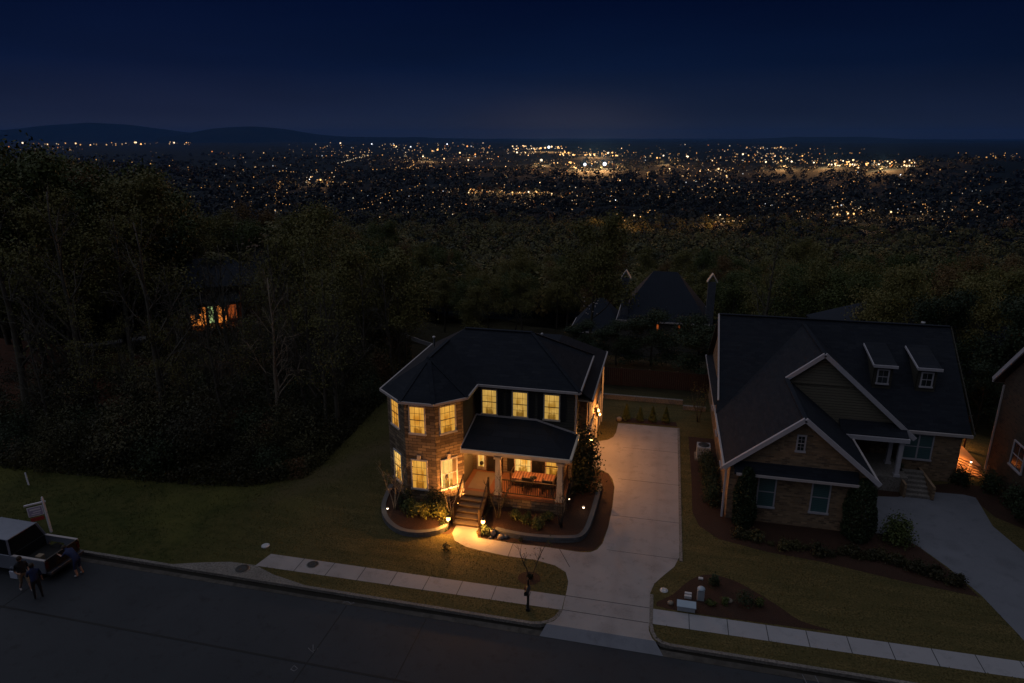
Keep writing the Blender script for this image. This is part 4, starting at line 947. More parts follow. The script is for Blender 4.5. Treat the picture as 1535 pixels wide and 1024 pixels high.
mb = MB(); edge_trim(mb, [(-6.8, 12, -7.8), (-6.8, 0, -7.8), (6.9, 0, -7.8), (6.9, 12, -7.8)], .2, .2); edge_trim(mb, [(-14.2, 10, -10.5), (-14.2, 1.6, -10.5), (-6.8, 1.6, -10.5)], .2, .2); xf(mb, f3).build('gutter', 'gutter', rr3)
for x in (-5.75, 6.85):
    mb = MB(); mb.box(x-.55, x+.55, .6, 1.7, -14, -1.6); ch = xf(mb, f3).build('chimney', 'chimney_grey', h3)
    mb = MB(); mb.bar((x-.72, 1.15, -1.5), (x, 1.15, -.3), 1.3, .12); mb.bar((x+.72, 1.15, -1.5), (x, 1.15, -.3), 1.3, .12); xf(mb, f3).build('chimney_cap', 'cabinet_grey', ch)
for x, m_ in ((-1.9, 'dark_glass'), (-.6, 'far_room_red'), (2.6, 'far_room_red'), (-4.2, 'dark_glass')):
    mb = MB(); mb.box(x-.14, x+.14, .32, .4, -9.6, -8.3); xf(mb, f3).build('window', m_, h3)

# house left across the wood -------------------------------------------------
vx, vy = -52.2, 67.2; ang5 = math.atan2(68.6-65.6, -50.2+54.1)
f5 = to_frame(vx, vy, ang5)
h5 = thing('timber_house', 'house among the trees with orange-lit porch arches and low dark roof', 'house', (vx, vy, -3.2))
mb = MB(); mb.box(-3.6, 3.4, 2.5, 11, -4, 1.6); mb.box(3.4, 14.2, 5.5, 12, -5, 1.8); mb.box(-6.5, -2.6, -1, 5, -4, -1.2); xf(mb, f5).build('wall', 'red_brick', h5)
mb = MB(); hip(mb, -5.5, 6.5, 1.4, 12, 1.7, 4.4, 4.0); hip(mb, 3.0, 15.0, 4.6, 13, 1.9, 4.9, 3.6); hip(mb, -7.2, -1.2, -1.6, 5.6, -.6, 1.0, 2.0)
mb.slab([(-2.8, -.4, .1), (3.2, -.4, .1), (3.2, 2.6, .8), (-2.8, 2.6, .8)], .15); xf(mb, f5).build('roof', 'roof_far', h5)
mb = MB()
for x in (-2.55, -.62, .18, 1.55, 2.75): mb.box(x-.12, x+.12, -.15, .1, -3.4, .1)
mb.box(-2.7, 3.1, -.2, .12, -.25, .05); xf(mb, f5).build('porch_post', 'dark_wood', h5)
mb = MB(); mb.box(-2.5, -.7, 2.3, 2.4, -3.1, -.4); mb.box(.3, 1.45, 2.3, 2.4, -3.0, -.35); xf(mb, f5).build('window', 'far_room', h5)
mb = MB(); mb.box(1.7, 2.7, 2.3, 2.4, -2.6, -.9); xf(mb, f5).build('window', 'far_room_red', h5)
mb = MB(); mb.box(-.5, .05, 2.25, 2.35, -2.9, -.9); mb.lathe((-.225, 2.3, -.9), [(.27, 0), (.22, .2), (.02, .3)], 10); xf(mb, f5).build('door', 'far_door', h5)
mb = MB(); mb.box(14.15, 14.25, 6.2, 7.4, -1.6, .9); mb.box(12.2, 13.6, 5.38, 5.48, -1.4, 1.2); xf(mb, f5).build('window', 'far_room_red', h5)
mb = MB(); mb.box(-3, 3.2, -.3, 2.4, -3.6, -3.1); xf(mb, f5).build('porch_floor', 'warm_wood', h5)
p5 = f5(0, .9, -.5); lamp('porch_light', p5, 22, (1, .34, .08), .1, h5)
p5 = f5(15.5, 4.6, 1.0); lamp('wall_light', p5, 14, (1, .40, .14), .1, h5)

# further roofs down the slope
def far_house(label, cx, cy, rz, wx, wy, ze, zr, lit=False, mat='siding_dark'):
    g0 = H(cx, cy); o = thing('house', label, 'house', (cx, cy, g0)); f = to_frame(cx, cy, rz)
    mb = MB(); mb.box(-wx/2, wx/2, -wy/2, wy/2, min(g0-2, ze-5), ze); xf(mb, f).build('wall', mat, o)
    mb = MB(); hip(mb, -wx/2-.5, wx/2+.5, -wy/2-.5, wy/2+.5, ze, zr, wy*.4); xf(mb, f).build('roof', 'roof_far', o)
    for x in (-wx*.3, 0, wx*.3):
        mb = MB(); mb.box(x-.5, x+.5, -wy/2-.06, -wy/2, ze-2.2, ze-.8); xf(mb, f).build('window', 'far_room_red' if lit and x == 0 else 'dark_glass', o)
far_house('low dark roof showing just above the ridge of the dormered house', 24.5, 78, .1, 13, 11, -1.4, 1.9)
far_house('grey hipped house glimpsed behind the dormered roof at its right end', 24.5, 57.5, 0, 9, 9, 1.2, 5.2)
random.seed(5)
spots = [(-2, 420), (9, 520), (-12, 700), (17, 640), (26, 560), (21, 900), (4, 860), (13, 1050), (-6, 1000), (30, 980), (-17, 1100), (24, 1300)]
for k, (b_, D) in enumerate(spots):
    x, y = polar(b_, D); g0 = H(x, y)
    w_ = random.uniform(13, 20)
    wd = ['narrow', 'long', 'small', 'broad'][k % 4]
    o = thing('house', 'far house with a dark roof among the valley trees', 'house', (x, y, g0), 'far houses in the valley woods'); f = to_frame(x, y, random.uniform(-.6, .6))
    mb = MB(); mb.box(-w_/2, w_/2, -5, 5, g0-2, g0+5.5); xf(mb, f).build('wall', 'cream_trim' if k % 3 == 0 else 'siding_dark', o)
    mb = MB(); hip(mb, -w_/2-.6, w_/2+.6, -5.6, 5.6, g0+5.5, g0+9.5, 5); xf(mb, f).build('roof', 'roof_far', o)


# ================================================================== vegetation
def leaf_quads(rs, centers, size, out=None, jit=.55):
    """one leaf-shaped face per centre, turned at random or roughly outward from its clump"""
    n = len(centers); C_ = np.asarray(centers)
    u = rs.randn(n, 3)
    if out is not None:
        w = out/(np.linalg.norm(out, axis=1)[:, None]+1e-6)+rs.randn(n, 3)*jit; w /= np.linalg.norm(w, axis=1)[:, None]
        u -= (u*w).sum(1)[:, None]*w; u /= np.linalg.norm(u, axis=1)[:, None]
        sz = size*(.6+.8*rs.rand(n))[:, None]; v_ = np.cross(w, u)
        V = np.stack([C_-u*sz, C_-v_*sz*.6, C_+u*sz, C_+v_*sz*.6], 1).reshape(-1, 3)
        return V, np.arange(4*n).reshape(n, 4)
    u /= np.linalg.norm(u, axis=1)[:, None]
    v_ = rs.randn(n, 3); v_ -= (v_*u).sum(1)[:, None]*u; v_ /= np.linalg.norm(v_, axis=1)[:, None]
    sz = size*(.6+.8*rs.rand(n))[:, None]
    V = np.stack([C_-u*sz, C_-v_*sz*.55, C_+u*sz, C_+v_*sz*.55], 1).reshape(-1, 3)
    F = np.arange(4*n).reshape(n, 4); return V, F
def mesh_of(name, V, F, mat):
    me = fastmesh(name, V, F); me.materials.append(MATS[mat]); return me
def branchy(rs, height, spread, limbs, twigs, lean=.04, base_r=None, start=.3, up=.55, wig=.05, subtw=2):
    """trunk + limbs + twigs as tubes; returns MB and the tips where leaves gather"""
    mb = MB(); base_r = base_r or height*.016; tips = []
    n = 9; P = []; off = np.zeros(2); dl = rs.randn(2)*lean
    for i in range(n):
        off = off + dl*height/n + rs.randn(2)*wig*height/n; P.append(Vector((off[0], off[1], height*i/(n-1))))
    P[0] = Vector((0, 0, -.3))
    mb.tube(P, [base_r*(1-.86*i/(n-1)) for i in range(n)], 6)
    tips.append(P[-1])
    for k in range(limbs):
        t_ = start+(1-start)*(k+rs.rand())/limbs*.97; f = t_*(n-1); i = min(int(f), n-2); b_ = P[i].lerp(P[i+1], f-i)
        a = rs.rand()*6.283+k*2.4; L = spread*(1.15-.75*t_)*(.7+.6*rs.rand())
        dv = Vector((math.cos(a), math.sin(a), up+.5*t_)).normalized(); Q = [b_]; r0 = base_r*(1-.86*t_)*.55
        for q in range(1, 5):
            Q.append(Q[-1]+dv*L/4+Vector(rs.randn(3)*L*.035)+Vector((0, 0, L*.02*q)))
        mb.tube(Q, [r0*(1-.2*q) for q in range(5)], 4); tips.append(Q[-1])
        for q in range(twigs):
            f = 1.3+2.6*rs.rand(); i = min(int(f), 3); bb = Q[i].lerp(Q[i+1], f-i)
            d2 = (dv+Vector(rs.randn(3)*.55)).normalized(); l2 = L*(.25+.3*rs.rand()); e = bb+d2*l2; mid = bb+d2*l2*.5+Vector(rs.randn(3)*l2*.06)
            mb.tube([bb, mid, e], [r0*.32, r0*.22, r0*.1], 3, False); tips.append(e)
            for w_ in range(subtw):
                d3 = (d2+Vector(rs.randn(3)*.6)).normalized(); e3 = mid+d3*l2*.55
                mb.tube([mid, e3], [r0*.16, r0*.07], 3, False); tips.append(e3)
    return mb, np.array([tuple(x) for x in tips])
def make_tree(name, seed, height, spread, leafmat_, leaf, clump, per, cat, label, limbs=12, twigs=5, barkm='bark', start=.3, up=.55, group=None, keep=1.0, loc=(0, 0, 0)):
    rs = np.random.RandomState(seed)
    mb, tips = branchy(rs, height, spread, limbs, twigs, start=start, up=up)
    t_ = thing(name, label, cat, (0, 0, 0), group)
    mb.build('trunk', barkm, t_)
    if per:
        tt = tips[rs.rand(len(tips)) < keep]
        C_ = np.repeat(tt, per, 0) + rs.randn(len(tt)*per, 3)*np.array([clump, clump, clump*.7])
        V, F = leaf_quads(rs, C_, leaf, C_-np.repeat(tt, per, 0)+np.array([0, 0, clump*.5]))
        o = bpy.data.objects.new('crown', mesh_of('crown', V, F, leafmat_)); COL.objects.link(o); o.parent = t_
    t_.location = loc
    return t_
def hide_proto(p):
    for c in list(p.children): bpy.data.objects.remove(c)
    bpy.data.objects.remove(p)

PT = {}
PT['olive'] = make_tree('leafy_tree', 11, 15, 5.2, 'leaf_olive', .12, .66, 90, 'tree', 'x')
PT['olive2'] = make_tree('leafy_tree', 12, 13, 5.6, 'leaf_green', .125, .70, 90, 'tree', 'x', limbs=13)
PT['rust'] = make_tree('budding_tree', 13, 14, 5.0, 'leaf_rust', .11, .64, 64, 'tree', 'x', limbs=13)
PT['gold'] = make_tree('leafy_tree', 14, 12, 5.0, 'leaf_gold', .115, .66, 70, 'tree', 'x')
PT['sparse'] = make_tree('sparse_tree', 15, 17, 4.2, 'leaf_olive', .085, .5, 14, 'tree', 'x', limbs=15, twigs=5, start=.25, up=.9, barkm='twig')
PT['bare'] = make_tree('bare_tree', 16, 16, 4.4, None, 0, 0, 0, 'tree', 'x', limbs=16, twigs=7, start=.22, up=1.0, barkm='twig')
PT['pale'] = make_tree('bare_tree', 26, 16, 3.6, None, 0, 0, 0, 'tree', 'x', limbs=17, twigs=8, start=.12, up=1.1, barkm='pale_bark')
PT['dark'] = make_tree('evergreen_tree', 17, 11, 3.8, 'leaf_dark', .12, .58, 90, 'tree', 'x', limbs=16, twigs=4, start=.1, up=.2)
KIND = {'olive': ('olive leafy spring tree', 'leafy olive trees'), 'olive2': ('dark green leafy tree', 'dark green leafy trees'), 'rust': ('rusty budding tree', 'rusty budding trees'),
        'gold': ('yellow green leafy tree', 'yellow green trees'), 'sparse': ('thin tree with few leaves', 'thin sparse trees'), 'bare': ('bare grey branched tree', 'bare trees'), 'dark': ('dark dense evergreen tree', 'dark evergreen trees')}
ntree = 0
KIND['pale'] = ('pale bare tree', 'pale bare trees')
HT = dict(pale=16.5, olive=15.5, olive2=13.6, rust=14.5, gold=12.6, sparse=17.5, bare=16.5, dark=11.6)
def cap_s(kind, x, y, s):
    b_ = math.degrees(math.atan2(x, y))+13; D = math.hypot(x, y)
    dep = np.interp(b_, [-40, -34, -30, -25, -20, -15, -10, -4, 10, 22, 26, 32, 40], [1.2, 1.5, 2.8, 4.4, 6.0, 7.6, 9.3, 10.2, 10.6, 9.5, 9.4, 9.2, 8.0])
    if D > 120 and b_ > -12: dep -= min(1.6, (D-120)/60)
    top = CAMH - D*math.tan(R(dep*random.uniform(1.0, 1.25)))
    return min(s, (top-H(x, y))/HT[kind]/1.05)
def plant(kind, x, y, s=1.0, rz=None, where='in the wood left of the lit house', gr=None, lab=None, sink=0):
    global ntree; ntree += 1
    rz = random.uniform(0, 6.28) if rz is None else rz
    sz = s*random.uniform(.92, 1.12)
    a, g0 = KIND[kind]
    return copy_tree(PT[kind], (x, y, H(x, y)-sink), rz, (s, s, sz), lab or f'{a} {where}', gr if (gr or lab) else f'{g0} {where}')
random.seed(21)
placed = []
def free(x, y, dmin):
    for a, b_ in placed:
        if (a-x)**2+(b_-y)**2 < dmin*dmin: return False
    placed.append((x, y)); return True
# the wood left of the lit house
def bd(x, y): return math.degrees(math.atan2(x, y))+13, math.hypot(x, y)
n_ = 0; tries = 0
while n_ < 100 and tries < 9000:
    tries += 1
    b_ = random.uniform(-39, -9.5); D = 42+68*random.random()**.8
    x, y = polar(b_, D)
    if y < 31+ (max(0, -x-22))*.0 + 2: continue
    if x > -19 and y < 52: continue
    # keep the sight line to the orange porch and the lane's first bend partly clear
    if -29 < b_ < -19 and D < 88: continue
    if -20.6 <= b_ < -16.2 and 48 < D < 90 and random.random() < .6: continue
    if b_ < -27 and 47 < D < 66 and random.random() < .80: continue
    if abs(D-85) < 9 and -27 < b_ < -13: continue
    if not free(x, y, 3.1): continue
    near = D < 62
    k = random.choices(['sparse', 'bare', 'olive', 'olive2', 'gold', 'rust', 'dark'], [6, 6, 1.2, .8, .8, .4, .4] if near else [3, 2, 5, 3, 3, 2, 1])[0]
    s = random.uniform(.62, .92) if near else random.uniform(.75, 1.1)
    if b_ < -29: s *= 1.3
    s = cap_s(k, x, y, s)
    if s < .33: continue
    plant(k, x, y, s); n_ += 1
# the slope behind the houses
n_ = 0; tries = 0
while n_ < 150 and tries < 9000:
    tries += 1
    b_ = random.uniform(-16, 40); D = 62+ 195*random.random()**1.15
    x, y = polar(b_, D)
    if -1.5 < b_ < 18 and D < 128 and not (D > 116): continue
    if 16 < b_ < 30 and D < 92: continue
    if D < 74 and b_ < 30: continue
    if abs(x) < 16 and abs(y-105) < 12: continue
    if not free(x, y, 5.0): continue
    k = random.choices(['olive', 'olive2', 'gold', 'rust', 'sparse', 'dark', 'bare'], [5, 4, 3, 2.2, .8, 1, .4])[0]
    s = random.uniform(.62, .95)*(1+min(D, 220)/500)
    s = cap_s(k, x, y, s*1.1)
    if s < .33: continue
    plant(k, x, y, s, where='on the slope beyond the houses'); n_ += 1
for x, y, s in ((-36.5, 43, .6), (-34.5, 47.5, .66), (-41.5, 52, .6), (-38.5, 58, .6), (-33, 44, .62), (-37.5, 49, .7), (-30.5, 47.5, .6), (-35.5, 53.5, .66), (-31, 55, .6), (-42, 55, .6)):
    plant('bare', x, y, cap_s('bare', x, y, s))
for k in range(16):
    b_ = -37+k*1.55+random.uniform(-.5, .5); yy = float(np.interp(b_, [-40, -28, -24, -19, -17, -14.5, -12], [31, 32, 33, 34.5, 37, 41, 45.5]))+random.uniform(0, 5)
    D = yy/math.cos(R(b_-13)); x, y = polar(b_, D); kk = random.choice(['bare', 'sparse', 'bare']); plant(kk, x, y, cap_s(kk, x, y, random.uniform(.38, .62)), where='rising out of the brush at the wood edge')
# named trees ---------------------------------------------------------------
plant('pale', -25.0, 37.2, .66, 1.0, lab='pale bare tree standing out against the dark brush left of the lit house', gr='x')['group'] = 'bare tree by the wood edge'
for (x, y, s, l) in ((-3.8, 60, .46, 'dark bushy evergreen left of the manor chimneys'), (3.6, 58, .60, 'dark evergreen in front of the right half of the manor'), (-.6, 61, .58, 'dark evergreen hiding the middle of the manor front'),
                     (-7.4, 64, .44, 'dark evergreen by the manor side wing'), (5.6, 55, .50, 'dark evergreen beside the left gable of the dormered house'), (20.5, 54, .7, 'dark evergreen right of the dormered roof'), (24, 50, .75, 'tall dark evergreen behind the house at the right edge'), (21.5, 48, .45, 'small dark evergreen behind the arbour')):
    tr = plant('dark', x, y, s, lab=l, gr='x'); del tr['group']
    if y > 54.5 and x < 10: tr.scale = (s*1.15, s*1.15, s*.72)
for tr in (o for o in COL.objects if o.get('group') == 'x'): del tr['group']
# the deciduous tree with a full crown behind the manor, and the shadowy one over the dormered roof
tr = plant('olive', -9, 82, .95, lab='broad olive tree left of the manor roof', gr='x'); del tr['group']
tr = plant('sparse', 14, 92, 1.1, lab='tall brown budding tree behind the dormered roof ridge', gr='x'); del tr['group']

# brush along the foot of the wood: shrubs one can count
def bush(name, seed, r_, h_, n, mat, leaf, cat, label, group=None, stems=5, loc=(0, 0, 0), shape=.5):
    rs = np.random.RandomState(seed); t_ = thing(name, label, cat, (0, 0, 0), group)
    mb = MB()
    for k in range(stems):
        a = rs.rand()*6.28; mb.tube([(0, 0, -.05), (r_*.35*math.cos(a), r_*.35*math.sin(a), h_*.5), (r_*.6*math.cos(a), r_*.6*math.sin(a), h_*.85)], [.03*r_+.008, .02*r_+.005, .004], 4)
    mb.build('stem', 'bark', t_)
    # lumpy shell of leaf clumps
    nc = max(8, n//60); ca = rs.rand(nc)*6.28; cz = rs.rand(nc)**.8; cr = np.sqrt(np.clip(1-(cz*1.05-.25)**2*1.3, .08, 1))*(.55+.45*rs.rand(nc))
    cc = np.stack([np.cos(ca)*cr*r_*.8, np.sin(ca)*cr*r_*.8, cz*h_*.88+.05], 1)
    C_ = cc[rs.randint(nc, size=n)] + rs.randn(n, 3)*np.array([r_, r_, h_*.8])*.17*(1+shape)
    C_[:, 2] = np.abs(C_[:, 2])
    V, F = leaf_quads(rs, C_, leaf, C_-np.array([0, 0, h_*.2]), .7)
    o = bpy.data.objects.new('foliage', mesh_of('foliage', V, F, mat)); COL.objects.link(o); o.parent = t_
    t_.location = loc; return t_
br = [bush('wild_shrub', 31, 1.5, 2.2, 2600, 'leaf_brush', .07, 'shrub', 'wild shrub at the foot of the wood', 'wild shrubs along the wood edge'),
      bush('wild_shrub', 32, 1.7, 3.2, 2200, 'leaf_brush', .075, 'shrub', 'wild shrub at the foot of the wood', 'wild shrubs along the wood edge'),
      bush('wild_shrub', 33, 1.3, 1.6, 2200, 'leaf_dark', .07, 'shrub', 'wild shrub at the foot of the wood', 'wild shrubs along the wood edge')]
n_ = 0; used = set(); tries = 0; edge = []
while n_ < 150 and tries < 12000:
    tries += 1
    b_ = random.uniform(-40, -11); 
    y0 = np.interp(b_, [-40, -28, -24, -19, -17, -14.5, -12, -10], [28.5, 29.6, 30.2, 32.0, 34.5, 38.5, 43.5, 46.5])
    yy = y0 + 17*random.random()**1.2 + random.uniform(0, 1.5)
    D = yy/math.cos(R(b_-13)); x, y = polar(b_, D)
    if b_ < -31 and y > 38 and random.random() < .8: continue
    if any((a-x)**2+(c_-y)**2 < 1.9 for a, c_ in edge): continue
    edge.append((x, y)); k = random.randrange(3); s = random.uniform(.55, 1.15)
    if k not in used: used.add(k); o = br[k]; o.location = (x, y, 0); o.scale = (s, s, s)
    else: copy_tree(br[k], (x, y, H(x, y)), random.uniform(0, 6.28), (s, s, s*random.uniform(.8, 1.3)))
    n_ += 1
# undergrowth of dead grass, saplings and low leaves across the wood floor
rs = np.random.RandomState(9); n = 170000
bb = rs.uniform(-41, -9, n); y0 = np.interp(bb, [-40, -28, -24, -19, -17, -14.5, -12, -10], [28.2, 29.0, 29.5, 31.2, 33.5, 37.5, 42.5, 46])
yy = y0 + 48*rs.rand(n)**1.3; D = yy/np.cos(np.radians(bb-13)); x = D*np.sin(np.radians(bb-13)); y = D*np.cos(np.radians(bb-13))
lump = .5+.5*np.sin(x*.9+2*np.sin(y*.5))*np.cos(y*.8+x*.3)
z = hgt(x, y)+rs.rand(n)**1.6*(.3+1.0*lump)
V, F = leaf_quads(rs, np.stack([x, y, z], 1), .08)
o = bpy.data.objects.new('undergrowth', mesh_of('undergrowth', V, F, 'leaf_brush')); COL.objects.link(o); tag(o, 'tangled dark undergrowth covering the floor of the wood', 'undergrowth', kind='stuff')
# grass blades on the lawns
rs = np.random.RandomState(19); n = 150000
x = rs.uniform(-40, 20, n); y = 22.4+rs.rand(n)**.8*21
ok = np.ones(n, bool)
def inpoly(x, y, poly):
    c = np.zeros(len(x), bool); k = len(poly)
    for i in range(k):
        (x1, y1), (x2, y2) = poly[i], poly[(i+1) % k]
        if y1 == y2: continue
        cond = ((y1 > y) != (y2 > y)) & (x < (x2-x1)*(y-y1)/(y2-y1)+x1); c ^= cond
    return c
for o in list(COL.objects):
    if o.get('kind') == 'structure' and o.name.split('.')[0] in ('driveway', 'sidewalk', 'garden_path', 'mulch_bed', 'kerb_apron', 'clay_patch', 'driveway_apron') and o.type == 'MESH':
        for p_ in o.data.polygons: ok &= ~inpoly(x, y, [tuple(o.data.vertices[i].co)[:2] for i in p_.vertices])
ok &= ~((x > -14.3) & (x < -3.7) & (y > 28.4)); ok &= ~((x > 3.9) & (y > 32)); ok &= ~((x > -14) & (x < -9.5) & (y > 27.3))
bandn = np.sin(x*1.3+np.sin(y*2))*np.sin(y*1.1+x*.4); ok &= rs.rand(n) < .55+.45*bandn
x = x[ok]; y = y[ok]; n = len(x); h_ = .03+.05*rs.rand(n); a = rs.rand(n)*3.14; ww = .018
cx_, sx_ = np.cos(a)*ww, np.sin(a)*ww; lx = rs.randn(n)*.025; ly = rs.randn(n)*.025; z0 = np.zeros(n)
V = np.stack([np.stack([x-cx_, y-sx_, z0], 1), np.stack([x+cx_, y+sx_, z0], 1), np.stack([x+lx, y+ly, h_], 1)], 1).reshape(-1, 3)
m, t, b = newmat('grass_blade'); p = wpos(t)
s = node(t, 'ShaderNodeSeparateXYZ'); t.links.new(p, s.inputs[0]); fx = node(t, 'ShaderNodeMapRange'); fx.inputs[1].default_value = -15; fx.inputs[2].default_value = -22; t.links.new(s.outputs[0], fx.inputs[0])
t.links.new(mixc(t, fx.outputs[0], mixc(t, rampn(t, noise(t, p, 1.2, 4), .4, .6), (.16, .125, .05), (.095, .085, .03)), (.054, .062, .018)), b.inputs['Base Color']); spec(b, .9, .1)
o = bpy.data.objects.new('grass', mesh_of('grass', V, np.arange(3*n).reshape(n, 3), 'grass_blade')); COL.objects.link(o); tag(o, 'short dormant grass covering the lawns', 'grass', kind='stuff')

# the far wood: crowns built of leafy clumps, one mass
rs = np.random.RandomState(4)
def woods(name, n, dmin, dmax, b0, b1, per, leaf, rad, mat, label, power=1.0, zoff=3.0):
    bb = rs.uniform(b0, b1, n); D = dmin*(dmax/dmin)**(rs.rand(n)**power); x = D*np.sin(np.radians(bb-13)); y = D*np.cos(np.radians(bb-13))
    hh = hgt(x, y); R_ = rad*(.6+.8*rs.rand(n)); top = rs.uniform(.8, 1.3, n)*R_
    # directions over the upper dome, roughened
    d_ = rs.randn(n*per, 3); d_ /= np.linalg.norm(d_, axis=1)[:, None]; d_[:, 2] = np.abs(d_[:, 2])*1.1-.35
    rr = np.repeat(R_, per)*(.75+.3*rs.rand(n*per)); lob = 1+.22*np.sin(d_[:, 0]*5+np.repeat(x, per))*np.sin(d_[:, 1]*6+np.repeat(y, per))
    C_ = np.stack([np.repeat(x, per)+d_[:, 0]*rr*lob, np.repeat(y, per)+d_[:, 1]*rr*lob, np.repeat(hh+zoff+top*.6, per)+d_[:, 2]*rr*lob*np.repeat(top/R_, per)], 1)
    V, F = leaf_quads(rs, C_, leaf, d_+np.array([0, 0, .25]), .35)
    o = bpy.data.objects.new(name, mesh_of(name, V, F, mat)); COL.objects.link(o); tag(o, label, 'woodland', kind='stuff')
woods('woodland', 1700, 150, 430, -42, 42, 380, .52, 5.0, 'woods_leaf', 'unbroken olive woodland on the slope down to the valley', .9, 3)
woods('woodland', 1900, 400, 1000, -44, 44, 190, 1.0, 7.0, 'woods_leaf', 'olive woodland fading into the valley floor', .75, 4)
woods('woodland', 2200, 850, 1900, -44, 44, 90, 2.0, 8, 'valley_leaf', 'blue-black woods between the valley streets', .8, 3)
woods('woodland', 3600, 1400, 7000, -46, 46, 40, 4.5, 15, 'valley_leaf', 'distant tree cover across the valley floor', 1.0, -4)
woods('woodland', 380, 90, 190, -42, -17, 600, .26, 3.6, 'woods_leaf', 'tangled wood thickening behind the left-hand trees', 1, 4)

# hidden originals of the trees are moved into the wood as trees of their own
p_ = PT.pop('pale'); hide_proto(p_)
rest = [('olive', -66, 82), ('olive2', -34, 72), ('rust', -74, 80), ('gold', -29, 68), ('sparse', -33, 52), ('bare', -30, 47), ('dark', -70, 72)]
for k, x, y in rest:
    p_ = PT[k]; a, g0 = KIND[k]; p_.location = (x, y, H(x, y)); p_.scale = (max(.4, cap_s(k, x, y, .8)),)*3; p_['label'] = f'{a} in the wood left of the lit house'; p_['group'] = f'{g0} in the wood left of the lit house'; ntree += 1
print('trees', ntree)

# garden planting --------------------------------------------------------------
def crape(x, y, z, h_, seed, label, n=5, mat='pale_bark', leaf=0):
    rs = np.random.RandomState(seed); t_ = thing('small_tree', label, 'tree', (x, y, z)); mb = MB(); tips = []
    for k in range(n):
        a = 6.28*k/n+rs.rand(); sp_ = .32+.25*rs.rand(); P = [Vector((x+.05*math.cos(a), y+.05*math.sin(a), z-.05))]
        for q in range(1, 6): P.append(Vector((x+math.cos(a)*sp_*q/5*1.3+rs.randn()*.02, y+math.sin(a)*sp_*q/5*1.3+rs.randn()*.02, z+h_*.8*q/5)))
        mb.tube(P, [.032-.004*q for q in range(6)], 5)
        for q in range(9):
            i = 2+rs.randint(4); b_ = P[min(i, 5)]; d_ = Vector((rs.randn()*.5, rs.randn()*.5, .8)).normalized(); L = h_*.14*(1+rs.rand())
            e = b_+d_*L; mb.tube([b_, (b_+e)/2+Vector(rs.randn(3)*.02), e], [.011, .008, .004], 3, False); tips.append(e)
            for _ in range(2):
                e2 = (b_+e)/2+(d_+Vector(rs.randn(3)*.5)).normalized()*L*.6; mb.tube([(b_+e)/2, e2], [.006, .003], 3, False); tips.append(e2)
    mb.build('trunk', mat, t_)
    if leaf:
        T_ = np.array([tuple(Vector(p_)-Vector((x, y, z))) for p_ in tips]); C_ = np.repeat(T_, leaf, 0)+rs.randn(len(T_)*leaf, 3)*.09
        V, F = leaf_quads(rs, C_, .04); o = bpy.data.objects.new('crown', mesh_of('crown', V, F, 'leaf_olive')); COL.objects.link(o); o.parent = t_
    return t_
crape(-13.0, 28.9, .20, 3.0, 1, 'bare multi-stemmed tree at the left corner of the stone turret', 4, leaf=2)
crape(-9.86, 28.75, .20, 2.3, 2, 'leaning bare stems lit orange left of the porch steps', 3)
crape(-7.5, 29.3, .20, 2.3, 3, 'bare stems before the tall porch column right of the steps', 4, 'bark')
crape(-4.2, 29.2, .20, 2.4, 4, 'bare stems in the bed at the right porch corner', 5, 'bark')
def garden_bush(x, y, z, r_, h_, seed, label, mat='leaf_garden', n=900, leaf=.05, group=None, cat='shrub', name='garden_shrub'):
    t_ = bush(name, seed, r_, h_, n, mat, leaf, cat, label, group); t_.location = (x, y, z); return t_
garden_bush(-11.3, 28.5, .20, .55, .75, 41, 'leafy yellow green shrub glowing before the left turret window', n=700, leaf=.06)
garden_bush(-10.4, 28.75, .20, .50, .85, 42, 'brightest leafy shrub beneath the right turret window', n=700, leaf=.06)
garden_bush(-12.1, 28.75, .20, .50, .65, 43, 'dark green shrub beside the leafy shrubs at the turret foot', 'leaf_green', 600, .05)
garden_bush(-10.9, 29.35, .20, .55, 1.15, 44, 'tall dark shrub against the stone between the lower turret windows', 'leaf_dark', 900, .05)
garden_bush(-12.6, 29.35, .20, .42, .9, 45, 'dark upright shrub under the left turret window', 'leaf_dark', 600, .05)
for i, (x, y, r_) in enumerate(((-6.55, 29.25, .33), (-5.95, 29.1, .30), (-5.3, 28.95, .32), (-4.9, 29.5, .3))):
    garden_bush(x, y, .20, r_, .5, 50+i, ['round green shrub nearest the steps under the porch railing', 'second round shrub from the steps under the porch railing', 'bright green round shrub third along the porch wall', 'last round shrub under the porch railing by the right column'][i], 'leaf_green', 600, .04)
cam_ = garden_bush(-3.55, 33.3, .25, .85, 3.1, 60, 'tall dark camellia with pale flowers at the right house corner', 'leaf_dark', 5200, .075, name='camellia', cat='shrub')
rs = np.random.RandomState(61); mb = MB()
for k in range(16):
    a = rs.rand()*6.28; mb.ball((-3.55+.72*math.cos(a), 33.3+.72*math.sin(a), 1.4+1.8*rs.rand()), .05, 5)
mb.build('blossom', 'blossom', cam_)
for i, (x, y) in enumerate(((-9.95, 27.95), (-7.9, 28.0), (-7.6, 27.95))):
    garden_bush(x, y, .01, .22, .35, 70+i, ['spiky dark plant in the little bed left of the path', 'spiky dark plant at the path edge under the right path lamp', 'low dark plant beside the rock right of the path lamp'][i], 'leaf_dark', 260, .05)
for i, (x, y, r_, h_) in enumerate(((-6.0, 27.85, .10, .1), (-9.3, 26.3, .22, .3), (-5.0, 25.1, .16, .2))):
    garden_bush(x, y, .0, r_, h_, 74+i, ['tiny seedling in the mulch between the wall and the path', 'small dark weed clump on the lawn left of the path bend', 'low tuft at the foot of the street sapling'][i], 'leaf_brush', 160, .04)
